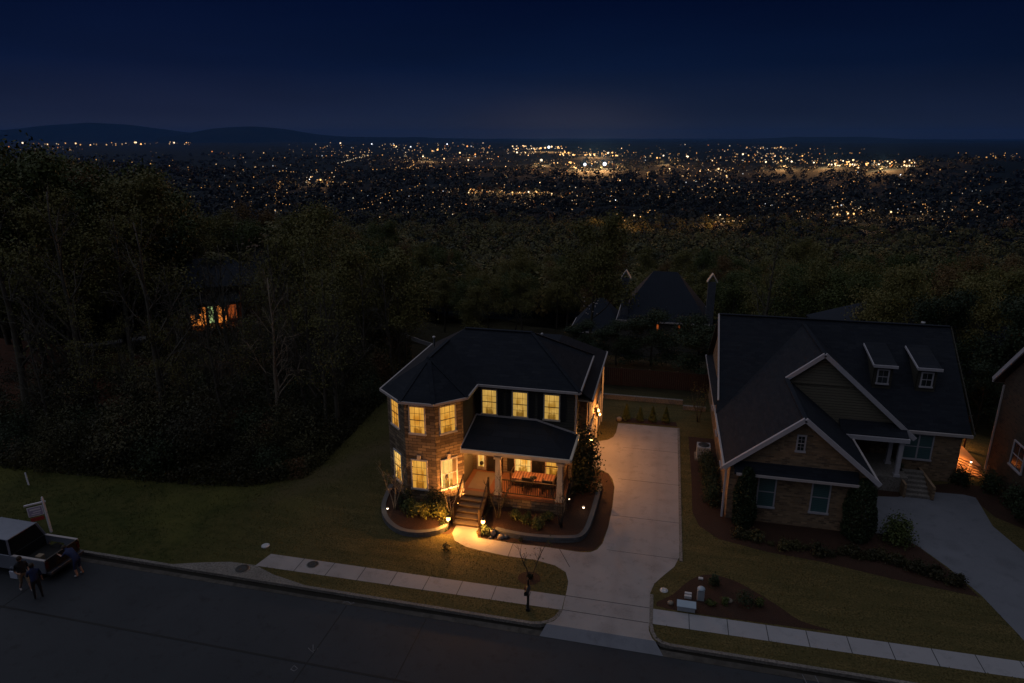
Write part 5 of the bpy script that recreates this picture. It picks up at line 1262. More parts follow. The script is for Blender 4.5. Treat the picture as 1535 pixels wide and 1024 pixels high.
# street sapling, back-garden sapling
crape(-4.95, 25.1, 0, 1.9, 80, 'thin sapling in the round mulch ring on the front lawn', 2, 'bark', 1)
crape(3.0, 44.6, 0, 2.6, 81, 'dark sapling on the lawn behind the driveway by the brick wall', 4, 'bark', 3)
# four small conifers behind the driveway
proto = thing('dwarf_conifer', 'leftmost of the four little conifers behind the driveway', 'shrub', (0, 0, 0), 'little conifers behind the driveway')
rs = np.random.RandomState(83); n = 1600; tt = rs.rand(n); an = rs.rand(n)*6.28; rr = .30*(1-tt)**.8*(.7+.4*rs.rand(n))
V, F = leaf_quads(rs, np.stack([rr*np.cos(an), rr*np.sin(an), .08+tt*1.15], 1), .045); o = bpy.data.objects.new('foliage', mesh_of('foliage', V, F, 'leaf_green')); COL.objects.link(o); o.parent = proto
mb = MB(); mb.tube([(0, 0, -.05), (0, 0, 1.1)], [.03, .008], 5); mb.build('trunk', 'bark', proto); proto.location = (-1.9, 43.8, 0)
for x, y, s, l in ((-.95, 43.85, .85, 'second from the left of the four little conifers'), (-.1, 43.9, .95, 'third from the left of the four little conifers'), (.8, 44.0, .95, 'rightmost of the four little conifers behind the driveway')):
    copy_tree(proto, (x, y, 0), s*3, s, l)
q = MB(); q.lathe((-2.35, 43.5, 0), [(.10, 0), (.19, .12), (.21, .22), (.12, .30), (.03, .32)], 9); tag(q.build('rock', 'rock', None, org=(-2.35, 43.5, 0)), 'rounded pale rock at the back left corner of the driveway', 'rock')
# boxwoods along the brick wall of house 2
for i, (x, y) in enumerate(((3.25, 38.0), (3.3, 36.9), (3.32, 35.8), (3.34, 34.7), (3.36, 33.6))):
    garden_bush(x, y, 0, .52, .85, 90+i, ['round boxwood next to the air conditioner by the brick side wall', 'second boxwood from the air conditioner along the brick side wall', 'middle boxwood of the row along the brick side wall', 'second boxwood from the street end of the brick side wall row', 'boxwood nearest the street in the row along the brick side wall'][i], 'leaf_dark', 1500, .045, 'boxwoods along the side wall')
# big column evergreens at the garage gable
for i, (x, y, r_, h_) in enumerate(((4.75, 31.75, .55, 3.2), (10.15, 31.9, .75, 3.1))):
    rs = np.random.RandomState(97+i); t_ = thing('columnar_evergreen', ['dark column evergreen at the left corner of the brick garage gable', 'broad dark evergreen at the right corner of the brick garage gable'][i], 'shrub', (x, y, 0))
    n = 9000; tt = rs.rand(n); an = rs.rand(n)*6.28; prof = np.interp(tt, [0, .15, .55, .85, 1], [.85, 1, .95, .7, .25]); rr = r_*prof*(.72+.32*rs.rand(n))*(1+.10*np.sin(an*3+tt*9))
    V, F = leaf_quads(rs, np.stack([rr*np.cos(an), rr*np.sin(an), .05+tt*h_], 1), .06); o = bpy.data.objects.new('foliage', mesh_of('foliage', V, F, 'leaf_dark')); COL.objects.link(o); o.parent = t_
    mb = MB(); mb.tube([(0, 0, -.1), (0, 0, h_*.8)], [.09, .03], 6); o = mb.build('trunk', 'bark', None); o.parent = t_
garden_bush(12.0, 32.0, 0, .72, 1.15, 101, 'round green shrub at the corner of the right-hand driveway', 'leaf_green', 2200, .06)
pts = smooth_pts([(4.5, 30.6), (6.5, 30.2), (8.6, 30.1), (10.4, 30.2), (11.6, 30.0), (12.6, 29.4), (13.6, 28.9)], 4, False)
pr_ = garden_bush(pts[0][0], pts[0][1], 0, .38, .42, 110, 'low clipped shrub in the border before the brick garage gable', 'leaf_brush', 600, .05, 'low shrubs in the border')
for i, (x, y) in enumerate(pts[1:]):
    s = .8+.35*math.sin(i*2.3); copy_tree(pr_, (x, y+.15*math.sin(i*1.7), 0), i*1.3, s)
for i, (x, y, r_, h_) in enumerate(((3.05, 26.45, .26, .42), (4.25, 25.35, .42, .6), (3.5, 25.3, .18, .2), (2.9, 25.1, .2, .15), (4.9, 25.5, .2, .25))):
    garden_bush(x, y, 0, r_, h_, 120+i, ['small dark round shrub at the back of the kerbside bed', 'largest dark shrub in the kerbside mulch bed', 'low green tuft between the utility boxes and the largest shrub', 'flat green groundcover tuft beside the grey pedestal', 'low tuft right of the largest kerbside shrub'][i], ['leaf_dark', 'leaf_dark', 'leaf_green', 'leaf_green', 'leaf_green'][i], 500, .04)
for i, (x, y, s) in enumerate(((19.0, 36.8, 1.0), (18.6, 38.4, .9), (17.2, 38.9, .8), (18.9, 35.2, 1.0), (13.9, 39.0, .7))):
    garden_bush(x, y, 0, .6*s, 1.1*s, 130+i, ['dark shrub against the right-edge house beyond the driveway', 'dark shrub at the end of the deck path', 'dark shrub at the right corner of the dormered house', 'dark shrub nearest the street by the right-edge house', 'dark potted shrub under the double window at the top of the steps'][i], 'leaf_dark', 1100, .06)

# hedge at the back and red fence ------------------------------------------------
q = MB(); q.box(-4.6, 2.0, 47.5, 47.75, -.6, .35); q.box(2.0, 3.6, 46.6, 46.85, -.6, .3); tag(q.build('garden_wall', 'curb_concrete', None, org=(-1, 47.6, 0)), 'low pale wall across the back of the lit house garden', 'garden wall')
q = MB()
for x in np.arange(-5, 6, .16): q.box(x, x+.13, 51.0, 51.04, -.4, 1.3)
fe = thing('wooden_fence', 'dark red board fence beyond the back garden wall', 'fence', (0, 51, 0)); q.build('boards', 'fence_red', fe)
q = MB()
for x in np.arange(-5, 6.1, 2.2): q.bar((x, 51.1, -.6), (x, 51.1, 1.35), .1)
q.build('post', 'dark_wood', fe)

# air conditioner -----------------------------------------------------------------
ac = thing('air_conditioner', 'air conditioner unit beside the boxwood row at the brick wall', 'air conditioner', (3.1, 39.1, 0))
q = MB(); q.box(2.7, 3.5, 38.7, 39.5, .1, .85); q.build('casing', 'cabinet_grey', ac, .02)
q = MB(); q.lathe((3.1, 39.1, .85), [(.33, 0), (.33, .03), (.28, .04), (.05, .05)], 14); q.build('fan_grille', 'black_metal', ac)
q = MB(); q.box(2.6, 3.6, 38.6, 39.6, 0, .1); q.build('pad', 'curb_concrete', ac)

# path lamps and uplights -----------------------------------------------------------
def path_lamp(x, y, z, label, e_):
    t_ = thing('path_lamp', label, 'lamp', (x, y, z))
    q = MB(); q.tube([(x, y, z-.05), (x, y, z+.50)], .03, 7); q.lathe((x, y, z+.5), [(.05, 0), (.09, .02), (.09, .04)], 8); q.build('post', 'black_metal', t_)
    q = MB(); q.lathe((x, y, z+.54), [(.06, 0), (.095, .05), (.095, .16), (.06, .2)], 10); q.build('glass', 'lamp_warm', t_)
    q = MB(); q.lathe((x, y, z+.745), [(.13, 0), (.12, .02), (.02, .1)], 8); q.build('cap', 'black_metal', t_)
    for k in range(4): q = MB(); q.bar((x+.1*math.cos(k*1.57+.7), y+.1*math.sin(k*1.57+.7), z+.53), (x+.1*math.cos(k*1.57+.7), y+.1*math.sin(k*1.57+.7), z+.75), .012); q.build('bar', 'black_metal', t_)
    lamp('lantern_light', (x, y-.17, z+.68), e_*8, (1, .40, .07), .09, t_); return t_
path_lamp(-9.75, 27.98, 0, 'lit lantern left of the foot of the porch steps', 34)
path_lamp(-7.98, 28.12, 0, 'lit lantern right of the foot of the porch steps', 26)
q = MB(); q.lathe((-7.45, 28.0, 0), [(.11, 0), (.15, .12), (.12, .28), (.13, .30)], 10); tag(q.build('garden_pot', 'cream_trim', None, org=(-7.45, 28, 0)), 'small pale pot shining in the mulch right of the path lantern', 'pot')
for i, (x, y, r_) in enumerate(((-7.0, 27.9, .2), (-6.8, 28.0, .14), (-7.5, 27.75, .1), (-9.9, 28.0, .1))):
    q = MB(); q.lathe((x, y, 0), [(r_, 0), (r_*1.05, r_*.4), (r_*.6, r_*.8), (.02, r_*.9)], 8); tag(q.build('rock', 'rock', None, org=(x, y, 0)), ['largest garden rock right of the pale pot', 'smaller rock behind the largest garden rock', 'little stone on the mulch in front of the pale pot', 'little stone beneath the left path lantern'][i], 'rock')
garden_lamp(-13.3, 28.6, .20, .12, 2.5, 'tiny white spot lamp at the left end of the turret bed', .05, col=(1, .75, .5))
garden_lamp(-3.3, 31.0, .20, .12, 3, 'tiny white spot lamp in the bed right of the porch', .06, col=(1, .7, .45))
garden_lamp(-4.05, 30.9, .20, .6, 0, 'tiny pale lamp at the foot of the right porch column', .035)
# spot washing the right face of the turret
lamp('uplight', (-9.55, 28.75, .55), 130, (1, .52, .20), .08, COL.objects['brick_house'], 75, (-10.3, 30.9, 2.6)) if False else None
ul = thing('uplight', 'little uplight washing the right face of the stone turret', 'lamp', (-9.72, 29.55, .33))
q = MB(); q.tube([(-9.72, 29.55, .15), (-9.72, 29.55, .42)], .02, 6); q.tube([(-9.72, 29.51, .42), (-9.74, 29.60, .52)], [.035, .055], 10); q.build('housing', 'black_metal', ul)
q = MB(); q.ball((-9.745, 29.62, .545), .035, 5); q.build('bulb', 'lamp_warm', ul)
lamp('uplight_beam', (-9.76, 29.68, .60), 640, (1, .38, .085), .05, ul, 125, (-10.25, 30.75, 1.9))

# ================================================================== street things
mbx = thing('mailbox', 'black mailbox on a post by the kerb before the lit house', 'mailbox', (-4.62, 23.0, 0))
q = MB(); q.bar((-4.62, 23.0, -.1), (-4.62, 23.0, 1.15), .09); q.box(-4.7, -4.54, 22.92, 23.08, 0, .12); q.bar((-4.62, 23.0, .75), (-4.62, 22.75, .98), .05); q.ball((-4.62, 23.0, 1.5), .05, 6); q.bar((-4.62, 23, 1.1), (-4.62, 23, 1.48), .06); q.build('post', 'black_metal', mbx)
q = MB(); prof = [(-.09, .0), (.09, 0), (.09, .13), (.06, .19), (0, .215), (-.06, .19), (-.09, .13)]
q.add([(-4.62+a, 22.58, 1.02+b_) for a, b_ in prof]+[(-4.62+a, 23.08, 1.02+b_) for a, b_ in prof], [tuple(range(7)), tuple(range(7, 14))[::-1]]+[(i, i+7, (i+1) % 7+7, (i+1) % 7) for i in range(7)]); q.build('box', 'black_metal', mbx)
q = MB(); q.box(-4.72, -4.70, 22.75, 22.85, 1.1, 1.28); q.build('flag', 'sign_red', mbx)
def lid(x, y, r_, label, mat='cast_iron', name='manhole_cover', cat='manhole cover', z=0):
    o = thing(name, label, cat, (x, y, z)); q = MB(); q.lathe((x, y, z), [(r_*1.18, 0), (r_*1.18, .016), (r_*1.02, .017), (r_*1.0, .012)], 20); q.build('rim', 'curb_concrete' if mat == 'cast_iron' else mat, o)
    q = MB(); q.lathe((x, y, z), [(r_, 0), (r_, .02), (r_*.7, .021), (r_*.68, .026), (r_*.4, .026), (r_*.38, .02), (.01, .02)], 20); q.build('lid', mat, o); return o
lid(-18.0, 22.8, .30, 'dark round cover in the grey concrete apron at the kerb')
lid(-15.0, 23.82, .24, 'round iron cover set into the sidewalk near its left end')
lid(.92, 25.6, .15, 'white round lid in the grass at the driveway corner', 'lid_white', 'cleanout_lid', 'lid')
q = MB(); q.box(2.42, 2.62, 26.7, 26.82, 0, .08); tag(q.build('valve_box', 'lid_white', None, .01, (2.5, 26.76, 0)), 'small white box lid at the back of the kerbside mulch bed', 'valve box')
q = MB(); q.lathe((-17.95, 24.62, 0), [(.2, 0), (.2, .05), (.15, .07), (.01, .07)], 12); tag(q.build('cleanout_lid', 'lid_white', None, org=(-17.95, 24.62, 0)), 'pale lid on the lawn at the left end of the sidewalk', 'lid')
cab = thing('utility_cabinet', 'pale blue long utility box beside the sidewalk', 'utility box', (1.85, 24.5, 0))
q = MB(); q.box(1.48, 2.2, 24.38, 24.62, 0, .26); q.build('body', 'cabinet_grey', cab, .01)
q = MB(); q.slab([(1.45, 24.33, .27), (2.23, 24.33, .27), (2.23, 24.66, .36), (1.45, 24.66, .36)], .03); q.build('lid', 'cabinet_blue', cab)
ped = thing('utility_pedestal', 'grey round-topped utility pedestal in the kerbside bed', 'utility box', (2.45, 25.35, 0))
q = MB(); q.prism([(2.3, 25.22), (2.6, 25.22), (2.6, 25.48), (2.3, 25.48)], 0, .52); q.build('body', 'cabinet_grey', ped, .02)
q = MB(); q.lathe((2.45, 25.35, .50), [(.17, 0), (.16, .06), (.1, .11), (.01, .13)], 12); q.build('cap', 'cabinet_blue', ped)
for i, (x, y) in enumerate(((1.95, 25.55), (1.93, 25.3))):
    q = MB(); q.box(x-.15, x+.15, y-.06, y+.06, 0, .1+.04*i); tag(q.build('valve_box', 'lid_white', None, .015, (x, y, 0)), ['white valve box behind its twin left of the grey pedestal', 'white valve box just behind the long utility box'][i], 'valve box')
q = MB(); q.lathe((1.2, 24.75, 0), [(.12, 0), (.13, .1), (.05, .14)], 8); tag(q.build('rock', 'rock', None, org=(1.2, 24.75, 0)), 'stone at the sidewalk edge left of the pale blue box', 'rock')
q = MB(); q.lathe((3.65, 25.5, 0), [(.16, 0), (.15, .06), (.05, .09)], 7); tag(q.build('rock', 'rock', None, org=(3.65, 25.5, 0)), 'flat pale stone in the middle of the kerbside bed', 'rock')
# paint marks of the surveyors on the street
def mark(pts, label, w_=.024, z=-.1215):
    q = MB()
    for st_ in pts:
        for a, b_ in zip(st_[:-1], st_[1:]):
            v_ = Vector((b_[0]-a[0], b_[1]-a[1], 0)); nn_ = Vector((-v_.y, v_.x, 0)).normalized()*w_/2
            q.poly([(a[0]-nn_.x, a[1]-nn_.y, z), (b_[0]-nn_.x, b_[1]-nn_.y, z), (b_[0]+nn_.x, b_[1]+nn_.y, z), (a[0]+nn_.x, a[1]+nn_.y, z)])
    return tag(q.build('paint_mark', 'paint_mark', None, org=(pts[0][0][0], pts[0][0][1], z)), label, 'paint mark')
mark([[(-12.5, 21.85), (-12.0, 22.12)], [(-12.45, 22.05), (-12.1, 21.82), (-11.95, 22.15)], [(-12.25, 22.15), (-12.0, 21.9)]], 'white sprayed mark in the gutter before the lawn', z=-.118)
mark([[(-12.6, 19.1), (-12.35, 18.95), (-12.2, 19.15)], [(-12.5, 19.3), (-12.25, 18.85)]], 'faint white sprayed mark on the street above the seam', z=-.126)
mark([[(-12.65, 18.15), (-12.45, 18.05), (-12.5, 17.9), (-12.68, 17.95), (-12.65, 18.15)]], 'faint white sprayed ring on the street below the seam', z=-.126)
mark([[(6.0, 22.0), (6.1, 21.5), (6.3, 21.45)], [(6.45, 22.05), (6.55, 21.5)]], 'white sprayed strokes in the gutter before the right-hand lawn', z=-.118)

# estate agent's sign -----------------------------------------------------------------
sg = thing('sale_sign', 'leaning white sale sign post behind the pickup', 'sign', (-29.15, 23.3, 0))
ln = Vector((-.13, .06, 1)); B0 = Vector((-29.15, 23.3, 0)); tp = lambda z: B0+ln*z
arm = Vector((-.75, -.62, -.05)).normalized()*.85
q = MB(); q.bar(tp(-.1), tp(1.8), .09); q.ball(tuple(tp(1.85)), .05, 5); q.build('post', 'sign_white', sg)
q = MB(); q.bar(tp(1.62)-arm*.12, tp(1.62)+arm*.95, .07, .07); q.build('arm', 'sign_white', sg)
def panel(z0, z1, mat, a0=.10, a1=.86, th=.012, off=0):
    nrm = arm.cross(ln).normalized(); P = lambda a, z, s: tp(z)+arm*a+nrm*(s*th+off)
    q = MB(); q.add([P(a0, z0, -1), P(a1, z0, -1), P(a1, z1, -1), P(a0, z1, -1), P(a0, z0, 1), P(a1, z0, 1), P(a1, z1, 1), P(a0, z1, 1)], [(0,3,2,1),(4,5,6,7),(0,1,5,4),(1,2,6,5),(2,3,7,6),(3,0,4,7)]); return q
pn = panel(1.0, 1.48, 'sign_white').build('panel', 'sign_white', sg); panel(1.03, 1.45, 'sign_purple', .14, .82, .016).build('panel_face', 'sign_purple', pn)
for z0, z1, a0, a1 in ((1.31, 1.39, .22, .74), (1.19, 1.24, .2, .6), (1.09, 1.13, .26, .7)): panel(z0, z1, '', a0, a1, .019).build('lettering', 'sign_white', pn)
panel(.74, .93, 'sign_red', .14, .80).build('rider_panel', 'sign_red', sg)
mk = thing('marker_stake', 'short white marker stake on the far lawn', 'stake', (-34.5, 26.9, 0)); q = MB(); q.bar((-34.5, 26.9, -.05), (-34.62, 26.95, .75), .10, .03); q.build('stake', 'sign_white', mk)

# pickup truck -------------------------------------------------------------------------
tk = thing('pickup_truck', 'silver crew-cab pickup parked at the kerb with open bed', 'pickup truck', (-28.6, 20.7, -.13))
z0 = -.13; yN, yF = 19.78, 21.62
q = MB()
q.slab([(-27.25, yN, z0+1.02), (-25.45, yN, z0+1.02), (-25.45, yN+.09, z0+1.02), (-27.25, yN+.09, z0+1.02)], .5)
def bodypanel(y, s):
    p_ = [(-31.9, .42), (-31.05, .42), (-30.95, .80), (-30.2, .80), (-30.1, .42), (-27.2, .42), (-27.05, .82), (-26.25, .82), (-26.15, .42), (-25.45, .5), (-25.42, 1.12), (-27.25, 1.12), (-27.28, 1.14), (-30.3, 1.14), (-31.7, 1.05), (-31.95, .8)]
    q = MB(); a = [(x, y, z0+z) for x, z in p_]; b_ = [(x, y+s*.09, z0+z) for x, z in p_]; n = len(p_)
    q.add(a+b_, [tuple(range(n)), tuple(range(n, 2*n))[::-1]]+[(i, i+n, (i+1) % n+n, (i+1) % n) for i in range(n)]); return q
bodypanel(yN, 1).build('side_panel', 'silver_paint', tk, .02); bodypanel(yF, -1).build('side_panel', 'silver_paint', tk, .02)
q = MB(); q.box(-31.85, -30.2, yN+.09, yF-.09, z0+.5, z0+1.06); q.build('bonnet', 'silver_paint', tk, .05)
q = MB(); q.box(-27.25, -25.5, yN+.09, yF-.09, z0+.55, z0+.62); q.box(-27.35, -27.25, yN+.09, yF-.09, z0+.5, z0+1.14); q.build('bed_floor', 'rubber', tk)
q = MB(); q.box(-25.5, -25.42, yN+.05, yF-.05, z0+.55, z0+1.14); tg = q.build('tailgate', 'bronze_paint', tk, .02)
q = MB(); q.box(-25.42, -25.40, 20.5, 20.9, z0+.85, z0+.95); q.build('handle', 'black_metal', tg)
q = MB(); q.box(-27.2, -25.44, yN+.005, yN+.12, z0+1.122, z0+1.15); q.build('bed_rail', 'gutter', tk)
q = MB(); q.box(-27.2, -25.44, yF-.12, yF-.005, z0+1.122, z0+1.15); q.build('bed_rail', 'gutter', tk)
q = MB(); cab_p = [(-30.35, 1.14), (-27.3, 1.14), (-27.45, 1.80), (-29.5, 1.84)]
cv = lambda x, z, k: (x, (yN+.05+.16*k) , z0+z)
bot = [(-30.35, yN+.04, 1.14), (-27.3, yN+.04, 1.14), (-27.3, yF-.04, 1.14), (-30.35, yF-.04, 1.14)]; top_ = [(-29.45, yN+.2, 1.80), (-27.5, yN+.2, 1.78), (-27.5, yF-.2, 1.78), (-29.45, yF-.2, 1.80)]
q.add([(x, y, z0+z) for x, y, z in bot+top_], [(0,1,5,4),(1,2,6,5),(2,3,7,6),(3,0,4,7)]); q.build('windows', 'truck_glass', tk)
q = MB(); q.slab([(-29.5, yN+.18, z0+1.84), (-27.46, yN+.18, z0+1.82), (-27.46, yF-.18, z0+1.82), (-29.5, yF-.18, z0+1.84)], .06); q.build('cab_roof', 'silver_paint', tk, .03)
q = MB()
for y, t_ in ((yN+.035, yN+.19), (yF-.035, yF-.19)):
    for xb, xt in ((-30.35, -29.45), (-28.75, -28.5), (-27.3, -27.5)):
        q = MB(); q.bar((xb, y, z0+1.14), (xt, t_, z0+1.8), .08); q.build('cab_pillar', 'silver_paint', tk)
q = MB(); q.box(-27.5, -27.44, 20.6, 20.85, z0+1.75, z0+1.79); q.build('brake_light', 'red_lens', tk)
for y in (yN+.02, yF-.17):
    q = MB(); q.box(-25.46, -25.40, y, y+.14, z0+.72, z0+1.05); q.build('tail_light', 'red_lens', tk)
q = MB(); q.box(-25.42, -25.22, yN+.03, yF-.03, z0+.42, z0+.56); q.build('bumper', 'dark_chrome', tk, .02)
for x in (-30.58, -26.65):
    for y, s in ((yN+.02, 1), (yF-.02, -1)):
        q = MB(); q.tube([(x, y, z0+.37), (x, y+s*.24, z0+.37)], .37, 18); wh = q.build('wheel', 'rubber', tk)
        q = MB(); q.tube([(x, y-s*.012, z0+.37), (x, y+s*.05, z0+.37)], .2, 12); q.build('rim', 'cabinet_grey', wh)
q = MB(); q.box(-31.8, -25.5, yN+.2, yF-.2, z0+.28, z0+.56); q.build('chassis', 'black_metal', tk)
q = MB(); q.box(-26.55, -26.25, 20.3, 20.55, z0+.62, z0+.9); bxo = tag(q.build('tool_box', 'khaki_cloth', None, .02, (-26.4, 20.4, z0+.62)), 'small pale box lying in the pickup bed', 'box')

tk.location.x -= .48; tk.location.y += .28; bxo.location.x -= .48; bxo.location.y += .28
# people --------------------------------------------------------------------------------
def person(label, loc, rz, J, colors, extra=None, hair=True):
    """J: joint positions in metres (x forward = facing +x, y left, z up)"""
    c_, s_ = math.cos(rz), math.sin(rz)
    me = bpy.data.meshes.new('person'); ks = list(J); idx = {k: i for i, k in enumerate(ks)}
    bones = [('pelvis','waist'),('waist','chest'),('chest','neck'),('neck','head0'),('head0','head1'),
             ('chest','shL'),('shL','elL'),('elL','wrL'),('wrL','haL'),('chest','shR'),('shR','elR'),('elR','wrR'),('wrR','haR'),
             ('pelvis','hipL'),('hipL','knL'),('knL','anL'),('anL','toL'),('pelvis','hipR'),('hipR','knR'),('knR','anR'),('anR','toR')]
    rad = dict(pelvis=.14, waist=.125, chest=.155, neck=.055, head0=.085, head1=.095, shL=.065, elL=.045, wrL=.032, haL=.035, shR=.065, elR=.045, wrR=.032, haR=.035,
               hipL=.095, knL=.062, anL=.042, toL=.038, hipR=.095, knR=.062, anR=.042, toR=.038)
    me.from_pydata([J[k] for k in ks], [(idx[a], idx[b_]) for a, b_ in bones], [])
    o = bpy.data.objects.new('person', me); COL.objects.link(o)
    sk_ = o.modifiers.new('skin', 'SKIN'); 
    if not me.skin_vertices: bpy.context.view_layer.objects.active = o
    for k, sv in zip(ks, me.skin_vertices[0].data):
        r_ = rad[k]; sv.radius = (r_, r_*(1.25 if k in ('chest', 'waist', 'pelvis') else 1)); sv.use_root = (k == 'pelvis')
    ss = o.modifiers.new('subdivision', 'SUBSURF'); ss.levels = 1; ss.render_levels = 1
    dg = bpy.context.evaluated_depsgraph_get(); dg.update()
    ev = o.evaluated_get(dg); me2 = bpy.data.meshes.new_from_object(ev); o.modifiers.clear(); o.data = me2
    for m_ in colors: me2.materials.append(MATS[m_])     # skin, top, legs, shoes
    col = {k: Vector(J[k]) for k in ks}
    segs = [(('pelvis','waist'),1),(('waist','chest'),1),(('chest','neck'),1),(('neck','head0'),0),(('head0','head1'),0),(('chest','shL'),1),(('chest','shR'),1),(('shL','elL'),1),(('shR','elR'),1),
            (('elL','wrL'),0),(('elR','wrR'),0),(('wrL','haL'),0),(('wrR','haR'),0),(('pelvis','hipL'),2),(('pelvis','hipR'),2),(('hipL','knL'),2),(('hipR','knR'),2),
            (('knL','anL'),colors_leg[0]),(('knR','anR'),colors_leg[0]),(('anL','toL'),3),(('anR','toR'),3)]
    def dist(p_, a, b_):
        ab = b_-a; t_ = max(0, min(1, (p_-a).dot(ab)/max(ab.length_squared, 1e-9))); return (p_-(a+ab*t_)).length
    for f in me2.polygons:
        ctr = f.center; f.material_index = min(segs, key=lambda s_i: dist(ctr, col[s_i[0][0]], col[s_i[0][1]])-rad[s_i[0][0]]*.5)[1]; f.use_smooth = True
    o.location = loc; o.rotation_euler = (0, 0, rz); ORG[o.name] = (0, 0, 0)
    tag(o, label, 'person')
    hc = (Vector(J['head0'])+Vector(J['head1']))/2; up = (Vector(J['head1'])-Vector(J['neck'])).normalized()
    def child(mb, name, mat):
        me_ = bpy.data.meshes.new(name); me_.from_pydata(mb.v, [], mb.f); me_.materials.append(MATS[mat]); me_.polygons.foreach_set('use_smooth', mb.sm)
        c = bpy.data.objects.new(name, me_); COL.objects.link(c); c.parent = o; return c
    q = MB(); hp = hc+up*.045+Vector((-.018, 0, 0)); q.ball(tuple(hp), .107, 8, 1.05); child(q, 'hair', 'hair_dark')
    # fingers and thumbs
    q = MB()
    for w_, h_ in (('wrL', 'haL'), ('wrR', 'haR')):
        d_ = (Vector(J[h_])-Vector(J[w_])).normalized(); sd = d_.orthogonal().normalized()
        for k in range(4):
            b_ = Vector(J[h_])+sd*(k-1.5)*.019; L = (.07, .08, .075, .058)[k]; q.tube([b_, b_+d_*L*.55, b_+d_*L+d_.cross(sd)*.02], [.009, .008, .006], 5)
        b_ = Vector(J[w_]).lerp(Vector(J[h_]), .6)+sd*.03; q.tube([b_, b_+sd*.03+d_*.03, b_+sd*.035+d_*.06], [.011, .009, .007], 5)
    child(q, 'fingers', 'skin')
    q = MB(); fz = Vector((.088, 0, 0)); nose = hc+fz*1.0+Vector((.01, 0, -.02)); q.ball(tuple(nose), .018, 5, 1.3); 
    for s in (-1, 1): q.ball(tuple(hc+Vector((0, s*.088, -.01))), .022, 5, 1.4)
    child(q, 'face_features', 'skin')
    if extra: extra(o, child)
    return o
colors_leg = [0]
def standing(lean=0, bend=0):
    return dict(pelvis=(0,0,.95), waist=(.01,0,1.10), chest=(.0,0,1.33), neck=(.01,0,1.50), head0=(.03,0,1.58), head1=(.035,0,1.68),
        shL=(0,.19,1.40), elL=(.02,.25,1.13), wrL=(.16,.20,.98), haL=(.22,.18,.95), shR=(0,-.19,1.40), elR=(.02,-.25,1.13), wrR=(.10,-.24,.90), haR=(.13,-.24,.84),
        hipL=(0,.10,.88), knL=(.02,.12,.48), anL=(0,.13,.08), toL=(.16,.14,.05), hipR=(0,-.10,.88), knR=(.02,-.12,.48), anR=(-.01,-.13,.08), toR=(.15,-.14,.05))
# woman in stride, pale legs, holding a pale folder
J = standing(); J.update(knL=(.16,.11,.50), anL=(.22,.12,.10), toL=(.38,.12,.06), knR=(-.05,-.10,.48), anR=(-.28,-.12,.12), toR=(-.14,-.13,.05), wrR=(.14,-.20,1.05), haR=(.20,-.17,1.05), elR=(-.02,-.26,1.14))
colors_leg = [0]
p1 = person('person in dark top and shorts striding behind the pickup with a pale bag', (-26.42, 19.42, -.13), R(-20), J, ['skin', 'dark_cloth', 'khaki_cloth', 'shoe_white'])
q = MB(); q.box(-.20, .20, -.035, .035, -.34, 0); bg_ = q.build('shoulder_bag', 'pale_cloth', None, .015); bg_.location = (-26.72, 19.28, .92); tag(bg_, 'pale blue bag hanging at the striding person\'s side', 'bag')
q = MB(); q.tube([(-.17, 0, 0), (-.1, 0, .2), (0, 0, .24), (.1, 0, .2), (.17, 0, 0)], .012, 5); st_ = q.build('strap', 'pale_cloth', bg_); 
colors_leg = [2]
J = standing(); J.update(elL=(.10,.24,1.15), wrL=(.26,.12,1.20), haL=(.32,.09,1.22), head0=(.05,.01,1.57), head1=(.065,.01,1.665))
p2 = person('person in navy shirt and dark trousers standing in the road near the truck', (-25.42, 19.12, -.13), R(140), J, ['skin', 'navy_cloth', 'dark_cloth', 'rubber'])
colors_leg = [0]
J = standing(); J.update(pelvis=(-.12,0,.95), waist=(.02,0,1.07), chest=(.22,0,1.20), neck=(.36,0,1.28), head0=(.44,0,1.33), head1=(.51,0,1.39), shL=(.26,.19,1.26), elL=(.42,.22,1.05), wrL=(.62,.18,1.08), haL=(.69,.17,1.09),
    shR=(.26,-.19,1.26), elR=(.42,-.24,1.05), wrR=(.62,-.20,1.08), haR=(.69,-.19,1.09), hipL=(-.12,.10,.88), hipR=(-.12,-.10,.88), knL=(-.04,.12,.47), knR=(-.02,-.12,.47), anL=(-.12,.14,.08), toL=(.05,.15,.05), anR=(-.14,-.14,.08), toR=(.03,-.15,.05))
p3 = person('person in navy shirt and shorts leaning over the tailgate', (-25.12, 20.85, -.13), R(178), J, ['skin', 'navy_cloth', 'navy_cloth', 'shoe_white'])

